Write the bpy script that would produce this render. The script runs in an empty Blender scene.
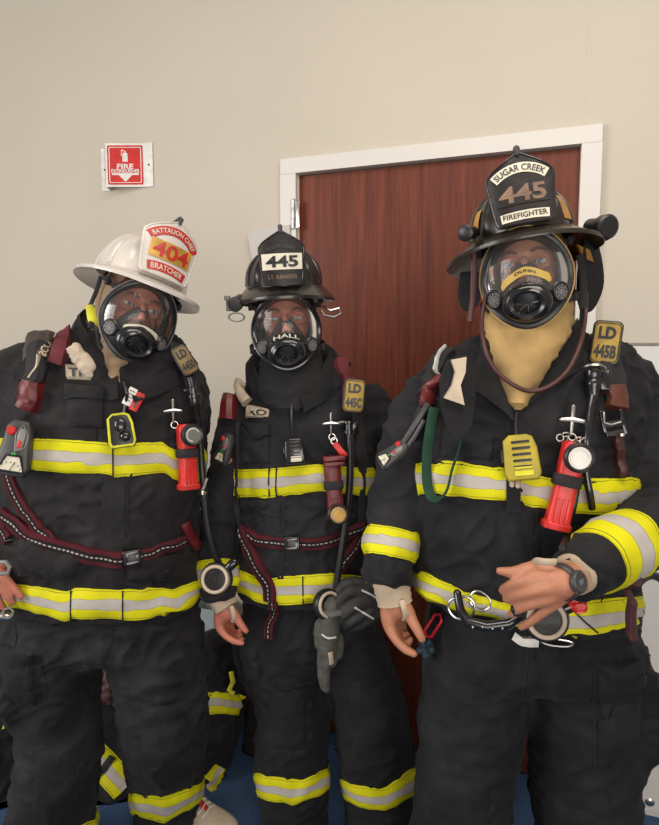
import bpy, math, random
import numpy as np
from mathutils import Vector, Matrix, noise
from mathutils.bvhtree import BVHTree

random.seed(7)
col = bpy.context.scene.collection
F = 635.0
CAM = Vector((0, 0, 1.45))
PIT = math.radians(5.6)
FW = Vector((0, math.cos(PIT), -math.sin(PIT)))
UP = Vector((0, math.sin(PIT), math.cos(PIT)))
RT = Vector((1, 0, 0))
R = math.radians


def ray(px, py):
    return (FW + RT * ((px - 329.5) / F) + UP * ((412.5 - py) / F)).normalized()


def P(px, py, Y):
    d = ray(px, py)
    return CAM + d * (Y / d.y)


def proj(p):
    q = p - CAM
    z = q.dot(FW)
    return 329.5 + F * q.dot(RT) / z, 412.5 - F * q.dot(UP) / z


# ---------------------------------------------------------------- materials
def nodes(m):
    m.use_nodes = True
    nt = m.node_tree
    return nt, nt.nodes.get('Principled BSDF')


def setin(b, k, v):
    if k in b.inputs:
        b.inputs[k].default_value = v


def mat(name, c, rough=0.6, metal=0.0, var=0.12, scale=30.0, bump=0.0, bscale=400.0, coat=0.0, spec=0.5, sub=0.0, emit=None, wave=False):
    m = bpy.data.materials.new(name)
    nt, b = nodes(m)
    L = nt.links.new
    tc = nt.nodes.new('ShaderNodeTexCoord')
    n = nt.nodes.new('ShaderNodeTexNoise')
    n.inputs['Scale'].default_value = scale
    n.inputs['Detail'].default_value = 5
    L(tc.outputs['Object'], n.inputs['Vector'])
    r = nt.nodes.new('ShaderNodeValToRGB')
    r.color_ramp.elements[0].position = 0.3
    r.color_ramp.elements[1].position = 0.72
    r.color_ramp.elements[0].color = (c[0] * (1 - var), c[1] * (1 - var), c[2] * (1 - var), 1)
    r.color_ramp.elements[1].color = (min(1, c[0] * (1 + var)), min(1, c[1] * (1 + var)), min(1, c[2] * (1 + var)), 1)
    L(n.outputs['Fac'], r.inputs['Fac'])
    L(r.outputs['Color'], b.inputs['Base Color'])
    setin(b, 'Roughness', rough)
    setin(b, 'Metallic', metal)
    setin(b, 'Coat Weight', coat)
    setin(b, 'Specular IOR Level', spec)
    if sub:
        setin(b, 'Subsurface Weight', sub)
        setin(b, 'Subsurface Radius', (0.02, 0.008, 0.004))
        setin(b, 'Subsurface Scale', 0.3)
    if emit:
        setin(b, 'Emission Color', (*c, 1))
        setin(b, 'Emission Strength', emit)
    if bump:
        n2 = nt.nodes.new('ShaderNodeTexNoise')
        n2.inputs['Scale'].default_value = bscale
        n2.inputs['Detail'].default_value = 3
        L(tc.outputs['Object'], n2.inputs['Vector'])
        bp = nt.nodes.new('ShaderNodeBump')
        bp.inputs['Strength'].default_value = bump
        bp.inputs['Distance'].default_value = 0.002
        L(n2.outputs['Fac'], bp.inputs['Height'])
        L(bp.outputs['Normal'], b.inputs['Normal'])
    return m


def stripe_mat(name, bands, rough=0.55, across='Y', dirt=0.25, dash=None, seams=True):
    """bands: list of (position, colour) constant steps across the strip (uv v)."""
    m = bpy.data.materials.new(name)
    nt, b = nodes(m)
    L = nt.links.new
    uv = nt.nodes.new('ShaderNodeUVMap')
    sep = nt.nodes.new('ShaderNodeSeparateXYZ')
    L(uv.outputs['UV'], sep.inputs[0])
    r = nt.nodes.new('ShaderNodeValToRGB')
    r.color_ramp.interpolation = 'CONSTANT'
    while len(r.color_ramp.elements) > 1:
        r.color_ramp.elements.remove(r.color_ramp.elements[-1])
    r.color_ramp.elements[0].position = 0
    r.color_ramp.elements[0].color = (*bands[0][1], 1)
    for p, c in bands[1:]:
        e = r.color_ramp.elements.new(p)
        e.color = (*c, 1)
    L(sep.outputs['Y'], r.inputs['Fac'])
    colr = r.outputs['Color']
    if dash:
        wv = nt.nodes.new('ShaderNodeMath'); wv.operation = 'MULTIPLY'
        wv.inputs[1].default_value = dash[0]
        L(sep.outputs['X'], wv.inputs[0])
        fr = nt.nodes.new('ShaderNodeMath'); fr.operation = 'FRACT'
        L(wv.outputs[0], fr.inputs[0])
        gt = nt.nodes.new('ShaderNodeMath'); gt.operation = 'GREATER_THAN'
        gt.inputs[1].default_value = 0.62
        L(fr.outputs[0], gt.inputs[0])
        ab = nt.nodes.new('ShaderNodeMath'); ab.operation = 'COMPARE'; ab.inputs[1].default_value = 0.495; ab.inputs[2].default_value = 0.06
        L(sep.outputs['Y'], ab.inputs[0])
        ml = nt.nodes.new('ShaderNodeMath'); ml.operation = 'MULTIPLY'
        L(gt.outputs[0], ml.inputs[0]); L(ab.outputs[0], ml.inputs[1])
        gt = ml
        mx = nt.nodes.new('ShaderNodeMix'); mx.data_type = 'RGBA'
        L(gt.outputs[0], mx.inputs[0])
        L(colr, mx.inputs[6])
        mx.inputs[7].default_value = (*dash[1], 1)
        colr = mx.outputs[2]
    n = nt.nodes.new('ShaderNodeTexNoise')
    n.inputs['Scale'].default_value = 14
    n.inputs['Detail'].default_value = 6
    tc = nt.nodes.new('ShaderNodeTexCoord')
    L(tc.outputs['Object'], n.inputs['Vector'])
    rr = nt.nodes.new('ShaderNodeMapRange')
    rr.inputs['From Min'].default_value = 0.3
    rr.inputs['From Max'].default_value = 0.75
    rr.inputs['To Min'].default_value = 1.0
    rr.inputs['To Max'].default_value = 1.0 - dirt
    L(n.outputs['Fac'], rr.inputs['Value'])
    mu = nt.nodes.new('ShaderNodeMix'); mu.data_type = 'RGBA'; mu.blend_type = 'MULTIPLY'
    mu.inputs[0].default_value = 1
    L(colr, mu.inputs[6]); L(rr.outputs[0], mu.inputs[7])
    L(mu.outputs[2], b.inputs['Base Color'])
    setin(b, 'Roughness', rough + 0.15)
    setin(b, 'Specular IOR Level', 0.25)
    n2 = nt.nodes.new('ShaderNodeTexNoise')
    n2.inputs['Scale'].default_value = 260
    L(tc.outputs['Object'], n2.inputs['Vector'])
    bp = nt.nodes.new('ShaderNodeBump')
    bp.inputs['Strength'].default_value = 0.3
    bp.inputs['Distance'].default_value = 0.002
    L(n2.outputs['Fac'], bp.inputs['Height'])
    L(bp.outputs['Normal'], b.inputs['Normal'])
    return m


def cloth_mat(name, c, worn=(0.07, 0.068, 0.07), amount=0.35):
    """dark turnout fabric: woven bump, dusty wear in patches"""
    m = bpy.data.materials.new(name)
    nt, b = nodes(m)
    L = nt.links.new
    tc = nt.nodes.new('ShaderNodeTexCoord')
    n = nt.nodes.new('ShaderNodeTexNoise')
    n.inputs['Scale'].default_value = 5
    n.inputs['Detail'].default_value = 8
    n.inputs['Roughness'].default_value = 0.65
    L(tc.outputs['Object'], n.inputs['Vector'])
    r = nt.nodes.new('ShaderNodeValToRGB')
    r.color_ramp.elements[0].position = 0.42
    r.color_ramp.elements[1].position = 0.85
    r.color_ramp.elements[0].color = (*c, 1)
    r.color_ramp.elements[1].color = tuple(c[i] * (1 - amount) + worn[i] * amount for i in range(3)) + (1,)
    L(n.outputs['Fac'], r.inputs['Fac'])
    L(r.outputs['Color'], b.inputs['Base Color'])
    setin(b, 'Roughness', 0.8)
    setin(b, 'Specular IOR Level', 0.22)
    setin(b, 'Sheen Weight', 0.03)
    setin(b, 'Sheen Roughness', 0.5)
    vo = nt.nodes.new('ShaderNodeTexVoronoi')
    vo.inputs['Scale'].default_value = 420
    L(tc.outputs['Object'], vo.inputs['Vector'])
    n3 = nt.nodes.new('ShaderNodeTexNoise')
    n3.inputs['Scale'].default_value = 45
    n3.inputs['Detail'].default_value = 4
    L(tc.outputs['Object'], n3.inputs['Vector'])
    b1 = nt.nodes.new('ShaderNodeBump')
    b1.inputs['Strength'].default_value = 0.45
    b1.inputs['Distance'].default_value = 0.0015
    L(vo.outputs['Distance'], b1.inputs['Height'])
    b2 = nt.nodes.new('ShaderNodeBump')
    b2.inputs['Strength'].default_value = 0.4
    b2.inputs['Distance'].default_value = 0.006
    L(n3.outputs['Fac'], b2.inputs['Height'])
    L(b1.outputs['Normal'], b2.inputs['Normal'])
    n4 = nt.nodes.new('ShaderNodeTexNoise')
    n4.inputs['Scale'].default_value = 16; n4.inputs['Detail'].default_value = 5; n4.inputs['Distortion'].default_value = 0.8
    try: n4.noise_type = 'RIDGED_MULTIFRACTAL'
    except Exception: pass
    L(tc.outputs['Object'], n4.inputs['Vector'])
    b3 = nt.nodes.new('ShaderNodeBump')
    b3.inputs['Strength'].default_value = 0.5
    b3.inputs['Distance'].default_value = 0.008
    L(n4.outputs['Fac'], b3.inputs['Height'])
    L(b3.outputs['Normal'], b1.inputs['Normal'])
    L(b2.outputs['Normal'], b.inputs['Normal'])
    return m


def glass_mat(name, tint=(0.93, 0.95, 0.96), dirt=0.05):
    m = bpy.data.materials.new(name)
    m.use_nodes = True
    nt = m.node_tree
    nt.nodes.clear()
    L = nt.links.new
    out = nt.nodes.new('ShaderNodeOutputMaterial')
    tr = nt.nodes.new('ShaderNodeBsdfTransparent'); tr.inputs[0].default_value = (*tint, 1)
    gl = nt.nodes.new('ShaderNodeBsdfGlossy'); gl.inputs['Roughness'].default_value = 0.10
    gl.inputs[0].default_value = (0.9, 0.9, 0.9, 1)
    df = nt.nodes.new('ShaderNodeBsdfDiffuse'); df.inputs[0].default_value = (0.5, 0.5, 0.5, 1)
    fr = nt.nodes.new('ShaderNodeFresnel'); fr.inputs[0].default_value = 1.33
    mx = nt.nodes.new('ShaderNodeMixShader')
    mx2 = nt.nodes.new('ShaderNodeMixShader'); mx2.inputs[0].default_value = dirt
    L(fr.outputs[0], mx.inputs[0]); L(tr.outputs[0], mx.inputs[1]); L(gl.outputs[0], mx.inputs[2])
    L(mx.outputs[0], mx2.inputs[1]); L(df.outputs[0], mx2.inputs[2])
    L(mx2.outputs[0], out.inputs[0])
    return m


YEL = (0.70, 0.66, 0.006)
SIL = (0.50, 0.46, 0.42)
SEAM = (0.22, 0.22, 0.01)
RB = [(0, YEL), (0.045, SEAM), (0.065, YEL), (0.33, (0.30, 0.28, 0.12)), (0.345, SIL), (0.655, (0.30, 0.28, 0.12)), (0.67, YEL), (0.935, SEAM), (0.955, YEL)]
M_ = {}
M_['coat'] = cloth_mat('black_turnout_fabric', (0.0100, 0.0090, 0.0100), amount=0.42)
M_['coat_b'] = cloth_mat('black_turnout_fabric_cool', (0.0090, 0.0090, 0.0112), amount=0.40)
M_['pants'] = cloth_mat('black_trouser_fabric', (0.0070, 0.0074, 0.0095), amount=0.30)
M_['pants_a'] = cloth_mat('worn_black_trouser_fabric', (0.0085, 0.008, 0.009), worn=(0.12, 0.12, 0.135), amount=0.3)
M_['lining'] = cloth_mat('collar_fabric', (0.010, 0.010, 0.011), amount=0.25)
M_['band'] = stripe_mat('lime_silver_reflective_trim', RB)
M_['skin'] = mat('skin', (0.42, 0.175, 0.10), 0.5, var=0.12, scale=22, bump=0.25, bscale=160, sub=0.06)
M_['skin_red'] = mat('skin_flushed', (0.45, 0.15, 0.095), 0.5, var=0.18, scale=18, bump=0.25, bscale=160, sub=0.05)
M_['black'] = mat('black_rubber', (0.012, 0.012, 0.013), 0.38, bump=0.1)
M_['gloss'] = mat('glossy_black_plastic', (0.010, 0.010, 0.012), 0.2, coat=0.3)
M_['dgrey'] = mat('dark_grey_plastic', (0.045, 0.043, 0.045), 0.45, bump=0.15)
M_['grey'] = mat('grey_plastic', (0.20, 0.19, 0.185), 0.45)
M_['steel'] = mat('steel', (0.55, 0.53, 0.50), 0.3, metal=1.0)
M_['reflector'] = mat('torch_reflector', (0.30, 0.29, 0.27), 0.35, metal=0.7)
M_['white'] = mat('white_plastic', (0.72, 0.70, 0.66), 0.5)
M_['red'] = mat('red_plastic', (0.55, 0.018, 0.015), 0.4, var=0.2)
M_['dred'] = mat('dark_red_plastic', (0.12, 0.010, 0.012), 0.42, var=0.2)
M_['maroon'] = mat('maroon_leather', (0.06, 0.016, 0.015), 0.5, bump=0.2)
M_['yellow'] = mat('yellow_plastic', (0.62, 0.60, 0.02), 0.5, var=0.2)
M_['tapegold'] = mat('gold_name_tape', (0.50, 0.33, 0.07), 0.6, var=0.15)
M_['tagyel'] = mat('mustard_tag_face', (0.34, 0.22, 0.03), 0.5, var=0.3)
M_['olive'] = mat('mustard_plastic', (0.38, 0.30, 0.02), 0.5, var=0.2)
M_['nomex'] = mat('tan_yellow_knit', (0.46, 0.30, 0.115), 0.9, var=0.3, scale=9, bump=0.5, bscale=500)
M_['tan'] = mat('tan_knit', (0.30, 0.20, 0.12), 0.9, var=0.2, scale=12, bump=0.5, bscale=500)
M_['bhood'] = mat('black_knit', (0.012, 0.012, 0.013), 0.95, bump=0.4, bscale=500)
M_['knit'] = mat('beige_knit_cuff', (0.48, 0.38, 0.27), 0.95, var=0.12, scale=20, bump=0.6, bscale=420)
M_['cream'] = mat('cream_fabric', (0.50, 0.41, 0.31), 0.9, bump=0.4)
M_['green'] = mat('green_webbing', (0.006, 0.045, 0.022), 0.8, bump=0.4)
M_['hwhite'] = mat('white_helmet_paint', (0.60, 0.55, 0.50), 0.3, var=0.12, scale=8, coat=0.4)
M_['hblack'] = mat('black_leather_helmet', (0.016, 0.013, 0.0125), 0.28, var=0.5, scale=9, bump=0.25, bscale=60, coat=0.15)
M_['hbrown'] = mat('soot_worn_black_helmet', (0.020, 0.014, 0.009), 0.32, var=0.6, scale=9, bump=0.3, bscale=60, coat=0.1)
M_['amber'] = mat('amber_reflective_patch', (0.34, 0.16, 0.02), 0.4, var=0.4, scale=20)
M_['shredtxt'] = mat('red_banner_leather', (0.46, 0.018, 0.014), 0.45)
M_['gold'] = mat('gold_leaf', (0.50, 0.28, 0.045), 0.4, metal=0.2, var=0.3)
M_['bronze'] = mat('worn_bronze_lettering', (0.16, 0.095, 0.06), 0.45, var=0.4)
M_['offwhite'] = mat('off_white_panel', (0.62, 0.58, 0.46), 0.5, var=0.1)
M_['lens'] = glass_mat('clear_visor')
M_['lens_c'] = glass_mat('clear_visor_hazed', dirt=0.10)
M_['eye'] = mat('eyeball', (0.62, 0.56, 0.52), 0.2, var=0.04)
M_['iris'] = mat('iris', (0.05, 0.09, 0.13), 0.2)
M_['hair'] = mat('eyebrow_hair', (0.10, 0.05, 0.03), 0.8)
M_['strap'] = stripe_mat('maroon_webbing_white_centre', [(0, (0.085, 0.012, 0.018)), (0.26, (0.014, 0.011, 0.012)), (0.445, (0.42, 0.39, 0.36)), (0.545, (0.014, 0.011, 0.012)), (0.74, (0.085, 0.012, 0.018))], rough=0.8, dash=(90, (0.03, 0.01, 0.012)), dirt=0.3)
M_['redstrap'] = mat('dark_red_webbing', (0.11, 0.012, 0.018), 0.8, bump=0.4)
M_['bstrap'] = mat('black_webbing', (0.014, 0.013, 0.014), 0.8, bump=0.5)
M_['glove'] = mat('worn_black_leather', (0.022, 0.022, 0.021), 0.65, var=0.4, bump=0.5, bscale=120)
M_['gloveg'] = mat('grey_worn_leather', (0.075, 0.07, 0.06), 0.75, var=0.35, bump=0.5, bscale=120)
M_['refl'] = mat('silver_reflective_piping', (0.62, 0.61, 0.58), 0.4)


# ---------------------------------------------------------------- mesh builder
class Mb:
    def __init__(s):
        s.v = []; s.f = []; s.uv = {}; s.mi = []; s.mats = []; s.cur = 0

    def mat(s, m):
        if m not in s.mats:
            s.mats.append(m)
        s.cur = s.mats.index(m)
        return s

    def add(s, verts, faces, T=None, uvs=None):
        b = len(s.v)
        for i, p in enumerate(verts):
            p = Vector(p)
            if T is not None:
                p = T @ p
            s.v.append(p)
            if uvs:
                s.uv[b + i] = uvs[i]
        for f in faces:
            s.f.append(tuple(b + i for i in f)); s.mi.append(s.cur)
        return s

    def grid(s, rows, closeU=False, closeV=False, T=None, uv=None, cap0=False, cap1=False):
        nr, nc = len(rows), len(rows[0])
        vs = [p for r in rows for p in r]
        fs = []
        for i in range(nr if closeV else nr - 1):
            for j in range(nc if closeU else nc - 1):
                a = i * nc + j; b2 = i * nc + (j + 1) % nc
                c = ((i + 1) % nr) * nc + (j + 1) % nc; d = ((i + 1) % nr) * nc + j
                fs.append((a, b2, c, d))
        if cap0: fs.append(tuple(range(nc - 1, -1, -1)))
        if cap1: fs.append(tuple((nr - 1) * nc + j for j in range(nc)))
        return s.add(vs, fs, T, uv)

    def tube(s, path, r, n=10, T=None, caps=True, flat=1.0, up=None):
        path = [Vector(p) for p in path]
        m = len(path)
        rs = r if isinstance(r, (list, tuple)) else [r] * m
        tg = []
        for i in range(m):
            t = path[min(i + 1, m - 1)] - path[max(i - 1, 0)]
            tg.append(t.normalized() if t.length > 1e-9 else Vector((0, 0, 1)))
        u = Vector(up) if up else (Vector((0, 0, 1)) if abs(tg[0].z) < 0.9 else Vector((0, 1, 0)))
        rows = []
        for i in range(m):
            u = (u - tg[i] * u.dot(tg[i])).normalized()
            w = tg[i].cross(u)
            rows.append([path[i] + (u * math.cos(a) * rs[i] * flat + w * math.sin(a) * rs[i]) for a in [2 * math.pi * k / n for k in range(n)]])
        return s.grid(rows, closeU=True, T=T, cap0=caps, cap1=caps)

    def limb(s, path, r, n=16, T=None, ck=1.0):
        """tube with rounded ends"""
        path = [Vector(p) for p in path]
        rs = list(r)
        d0 = (path[0] - path[1]).normalized(); d1 = (path[-1] - path[-2]).normalized()
        a = [(path[0] + d0 * rs[0] * math.sin(t), rs[0] * math.cos(t)) for t in (1.35, 0.9, 0.45)]
        b = [(path[-1] + d1 * rs[-1] * ck * math.sin(t), rs[-1] * math.cos(t)) for t in (0.45, 0.9, 1.35)]
        pts = [x[0] for x in a] + path + [x[0] for x in b]
        rr = [x[1] for x in a] + rs + [x[1] for x in b]
        return s.tube(pts, rr, n, T)

    def lathe(s, prof, n=24, T=None, caps=True):
        """profile (r, z) about local z"""
        rows = [[(r * math.cos(2 * math.pi * k / n), r * math.sin(2 * math.pi * k / n), z) for k in range(n)] for r, z in prof]
        return s.grid(rows, closeU=True, T=T, cap0=caps, cap1=caps)

    def torus(s, Rr, r, n=28, k=8, T=None, sx=1, sy=1, arc=(0, 2 * math.pi)):
        full = abs(arc[1] - arc[0] - 2 * math.pi) < 1e-6
        m = n if full else n + 1
        rows = []
        for i in range(m):
            a = arc[0] + (arc[1] - arc[0]) * i / n
            rows.append([((Rr + r * math.cos(b)) * math.cos(a) * sx, (Rr + r * math.cos(b)) * math.sin(a) * sy, r * math.sin(b)) for b in [2 * math.pi * q / k for q in range(k)]])
        return s.grid(rows, closeU=True, closeV=full, T=T, cap0=not full, cap1=not full)

    def prism(s, outl, z0, z1, bev=0.0015, T=None):
        cx = sum(p[0] for p in outl) / len(outl); cy = sum(p[1] for p in outl) / len(outl)
        def ins(d):
            o = []
            for x, y in outl:
                l = math.hypot(x - cx, y - cy) or 1
                k = max(0.05, (l - d) / l)
                o.append((cx + (x - cx) * k, cy + (y - cy) * k))
            return o
        lv = [(bev, z0), (0, z0 + bev), (0, z1 - bev), (bev * .35, z1 - bev * .3), (bev, z1)]
        rows = [[(x, y, z) for x, y in ins(d)] for d, z in lv]
        return s.grid(rows, closeU=True, T=T, cap0=True, cap1=True)

    def box(s, c, sz, T=None, bev=0.002):
        w, h, d = sz
        t = Matrix.Translation(Vector(c))
        if T is not None: t = T @ t
        return s.prism(rrect(w, h, min(w, h) * 0.12, 3), -d / 2, d / 2, min(bev, d * .3), t)

    def ball(s, c, r, n=14, T=None):
        rx, ry, rz = r if isinstance(r, (tuple, list)) else (r, r, r)
        rows = []
        for i in range(1, n):
            t = math.pi * i / n
            rows.append([(c[0] + rx * math.sin(t) * math.cos(a), c[1] + ry * math.sin(t) * math.sin(a), c[2] - rz * math.cos(t)) for a in [2 * math.pi * k / (n * 2) for k in range(n * 2)]])
        return s.grid(rows, closeU=True, T=T, cap0=True, cap1=True)


def rrect(w, h, r, n=4):
    o = []
    for cx, cy, a0 in ((w / 2 - r, h / 2 - r, 0), (-w / 2 + r, h / 2 - r, 90), (-w / 2 + r, -h / 2 + r, 180), (w / 2 - r, -h / 2 + r, 270)):
        for i in range(n + 1):
            a = R(a0 + 90 * i / n)
            o.append((cx + r * math.cos(a), cy + r * math.sin(a)))
    return o


def circ(r, n=24, cx=0, cy=0, sy=1):
    return [(cx + r * math.cos(2 * math.pi * i / n), cy + sy * r * math.sin(2 * math.pi * i / n)) for i in range(n)]


ORG = {}


def build(name, mb, m=None, parent=None, origin=None, smooth=True, sharp=40, label=None, cat=None, group=None, kind=None):
    """link ONE mesh object; verts are world coordinates, stored relative to the origin of the thing"""
    o = ORG[parent.name] if parent is not None else (Vector(origin) if origin is not None else Vector((0, 0, 0)))
    me = bpy.data.meshes.new(name)
    me.from_pydata([tuple(p - o) for p in mb.v], [], mb.f)
    if mb.mats:
        for x in mb.mats: me.materials.append(M_[x] if isinstance(x, str) else x)
        me.polygons.foreach_set('material_index', mb.mi)
    else:
        me.materials.append(M_[m] if isinstance(m, str) else m)
    if mb.uv:
        ul = me.uv_layers.new(name='UVMap')
        for lp in me.loops:
            ul.data[lp.index].uv = mb.uv.get(lp.vertex_index, (0, 0))
    if smooth:
        me.shade_smooth()
        if sharp: me.set_sharp_from_angle(angle=R(sharp))
    me.update()
    ob = bpy.data.objects.new(name, me)
    col.objects.link(ob)
    if parent is not None:
        ob.parent = parent
    else:
        ob.location = o
    ORG[ob.name] = o
    if label: ob['label'] = label
    if cat: ob['category'] = cat
    if group: ob['group'] = group
    if kind: ob['kind'] = kind
    return ob


def thing(name, origin, label, cat, group=None):
    ob = bpy.data.objects.new(name, None)
    ob.empty_display_size = 0.05
    col.objects.link(ob)
    ob.location = origin
    ORG[ob.name] = Vector(origin)
    ob['label'] = label; ob['category'] = cat
    if group: ob['group'] = group
    return ob


# ---------------------------------------------------------------- surface tools
def spline(pts, n):
    """Catmull-Rom resample of tuples"""
    pts = [tuple(p) for p in pts]
    k = len(pts[0]); m = len(pts)
    out = []
    for i in range(n + 1):
        t = i / n * (m - 1)
        j = min(int(t), m - 2); u = t - j
        p0 = pts[max(j - 1, 0)]; p1 = pts[j]; p2 = pts[j + 1]; p3 = pts[min(j + 2, m - 1)]
        out.append(tuple(0.5 * (2 * p1[q] + (p2[q] - p0[q]) * u + (2 * p0[q] - 5 * p1[q] + 4 * p2[q] - p3[q]) * u * u + (3 * p1[q] - p0[q] - 3 * p2[q] + p3[q]) * u ** 3) for q in range(k)))
    return out


def loft(rows, n=40, power=2.3, sub=4):
    """rows (py, xl, xr, Yc, halfdepth) seen in the photograph -> closed body"""
    rs = spline([tuple(r) + ((0,) if len(r) == 5 else ()) for r in rows], (len(rows) - 1) * sub)
    out = []
    for py, xl, xr, Y, hd, dy in rs:
        a, b = P(xl, py - dy, Y), P(xr, py + dy, Y)
        c = (a + b) / 2; w = (b - a).length / 2
        ring = []
        for k in range(n):
            t = 2 * math.pi * k / n
            ct, st = math.cos(t), math.sin(t)
            kx = math.copysign(abs(ct) ** (2 / power), ct)
            ring.append(c + Vector((w * kx, hd * math.copysign(abs(st) ** (2 / power), st), (b - a).z / 2 * kx)))
        out.append(ring)
    m = Mb()
    m.grid(out, closeU=True, cap0=True, cap1=True)
    return m


def plimb(pts, n=18, sub=4, ck=1.0):
    """pts (px, py, Y, r)"""
    rs = spline(pts, (len(pts) - 1) * sub)
    m = Mb()
    m.limb([P(x, y, Y) for x, y, Y, r in rs], [max(0.003, r) for x, y, Y, r in rs], n, ck=ck)
    return m


def adjacency_smooth(v, f, it, lam=0.5):
    e = set()
    for q in f:
        for i in range(len(q)):
            a, b = q[i], q[(i + 1) % len(q)]
            e.add((a, b) if a < b else (b, a))
    e = np.array(list(e))
    cnt = np.zeros(len(v)); np.add.at(cnt, e[:, 0], 1); np.add.at(cnt, e[:, 1], 1)
    for _ in range(it):
        acc = np.zeros_like(v)
        np.add.at(acc, e[:, 0], v[e[:, 1]]); np.add.at(acc, e[:, 1], v[e[:, 0]])
        v = v + lam * (acc / cnt[:, None] - v)
    return v


def union(parts, voxel=0.007, smooth=3):
    m = Mb()
    for p in parts:
        m.add(p.v, p.f)
    me = bpy.data.meshes.new('tmp')
    me.from_pydata([tuple(p) for p in m.v], [], m.f)
    ob = bpy.data.objects.new('tmp', me)
    col.objects.link(ob)
    md = ob.modifiers.new('r', 'REMESH')
    md.mode = 'VOXEL'; md.voxel_size = voxel; md.adaptivity = 0
    dg = bpy.context.evaluated_depsgraph_get()
    ev = ob.evaluated_get(dg)
    em = ev.to_mesh()
    v = np.empty(len(em.vertices) * 3); em.vertices.foreach_get('co', v); v = v.reshape(-1, 3)
    f = [tuple(p.vertices) for p in em.polygons]
    ev.to_mesh_clear()
    bpy.data.objects.remove(ob); bpy.data.meshes.remove(me)
    if smooth: v = adjacency_smooth(v, f, smooth)
    o = Mb(); o.v = [Vector(p) for p in v]; o.f = f; o.mi = [0] * len(f)
    return o


def vnormals(v, f):
    a = np.array([p[:] for p in v]); q = np.array([x if len(x) == 4 else (x[0], x[1], x[2], x[2]) for x in f])
    fn = np.cross(a[q[:, 2]] - a[q[:, 0]], a[q[:, 3]] - a[q[:, 1]])
    n = np.zeros_like(a)
    for k in range(4): np.add.at(n, q[:, k], fn)
    n /= (np.linalg.norm(n, axis=1)[:, None] + 1e-12)
    return n


def wrinkle(mb, amp, sc=(7, 7, 7), seed=0.0, fine=0.35, mask=None):
    n = vnormals(mb.v, mb.f)
    off = Vector((seed * 3.1, seed * 1.7, seed))
    for i, p in enumerate(mb.v):
        q = Vector((p.x * sc[0], p.y * sc[1], p.z * sc[2])) + off
        w = Vector((noise.noise(q * 0.6 + Vector((9.3, 1.5, 3.2))), noise.noise(q * 0.6), noise.noise(q * 0.6 + Vector((-4.7, 6.1, -2.4)))))
        a = 1 - abs(noise.noise(q + w * 1.3)) * 2.2
        b = 1 - abs(noise.noise(q * 2.3 + w * 2.0 + Vector((5, 2, 9)))) * 2.2
        c = noise.noise(q * 0.45 + Vector((3, 3, 3)))
        d = amp * (0.75 * max(0, a) ** 2 * (0.5 + c) + fine * max(0, b) ** 2 + 0.6 * c - 0.3)
        if mask: d *= mask(p)
        mb.v[i] = p + Vector(n[i]) * d
    return mb


def bvh(*mbs):
    v = []; f = []
    for m in mbs:
        b = len(v); v += [Vector(p) for p in m.v]; f += [tuple(b + i for i in q) for q in m.f]
    return BVHTree.FromPolygons(v, f)


def hit(bv, px, py):
    h = bv.ray_cast(CAM, ray(px, py))
    return (h[0], h[1]) if h[0] is not None else (None, None)


def strip(pts, width, bv, off=0.003, sub=6, cols=4, thick=0.004, mode='px', lift=None):
    """webbing or patch strip laid on a surface along pixels (x, y[, width factor]); a solid thin band"""
    pts = [tuple(p) + ((1.0,) if len(p) == 2 else ()) for p in pts]
    rs = spline(pts, (len(pts) - 1) * sub)
    cen = []
    last = None
    for x, y, w in rs:
        h, n = hit(bv, x, y)
        if h is None or (last is not None and abs(h.y - last[0].y) > 0.10):
            if last is None: continue
            h = P(x, y, last[0].y); n = last[1]
        if n.dot(ray(x, y)) > 0: n = -n
        last = (h, n)
        cen.append((h, n, w))
    # smooth the normals and centre line
    for _ in range(2):
        cen = [((cen[max(i - 1, 0)][0] + c[0] * 2 + cen[min(i + 1, len(cen) - 1)][0]) / 4, (cen[max(i - 1, 0)][1] + c[1] + cen[min(i + 1, len(cen) - 1)][1]).normalized(), c[2]) for i, c in enumerate(cen)]
    top = []; bot = []; uvs = []; L = 0
    for i, (c, n, w) in enumerate(cen):
        t = (cen[min(i + 1, len(cen) - 1)][0] - cen[max(i - 1, 0)][0]).normalized()
        s = n.cross(t).normalized()
        if i: L += (c - cen[i - 1][0]).length
        rowt = []; rowb = []
        for k in range(cols + 1):
            q = c + s * (width * w * (k / cols - 0.5))
            r = bv.ray_cast(q + n * 0.05, -n)
            if r[0] is not None and abs((r[0] - q).dot(n)) < 0.03: q = r[0]
            e = 0.35 if k in (0, cols) else 1.0
            lf = lift(i / (len(cen) - 1)) if lift else 0
            rowt.append(q + n * (off + thick * e + lf)); rowb.append(q + n * (off * 0.3 - 0.004 + lf * 0.9))
        top.append(rowt + rowb[::-1])
        uvs += [(L, k / cols) for k in range(cols + 1)] + [(L, k / cols) for k in range(cols, -1, -1)]
    m = Mb()
    if len(top) > 1:
        m.grid(top, closeU=True, cap0=True, cap1=True, uv=uvs)
    return m


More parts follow.
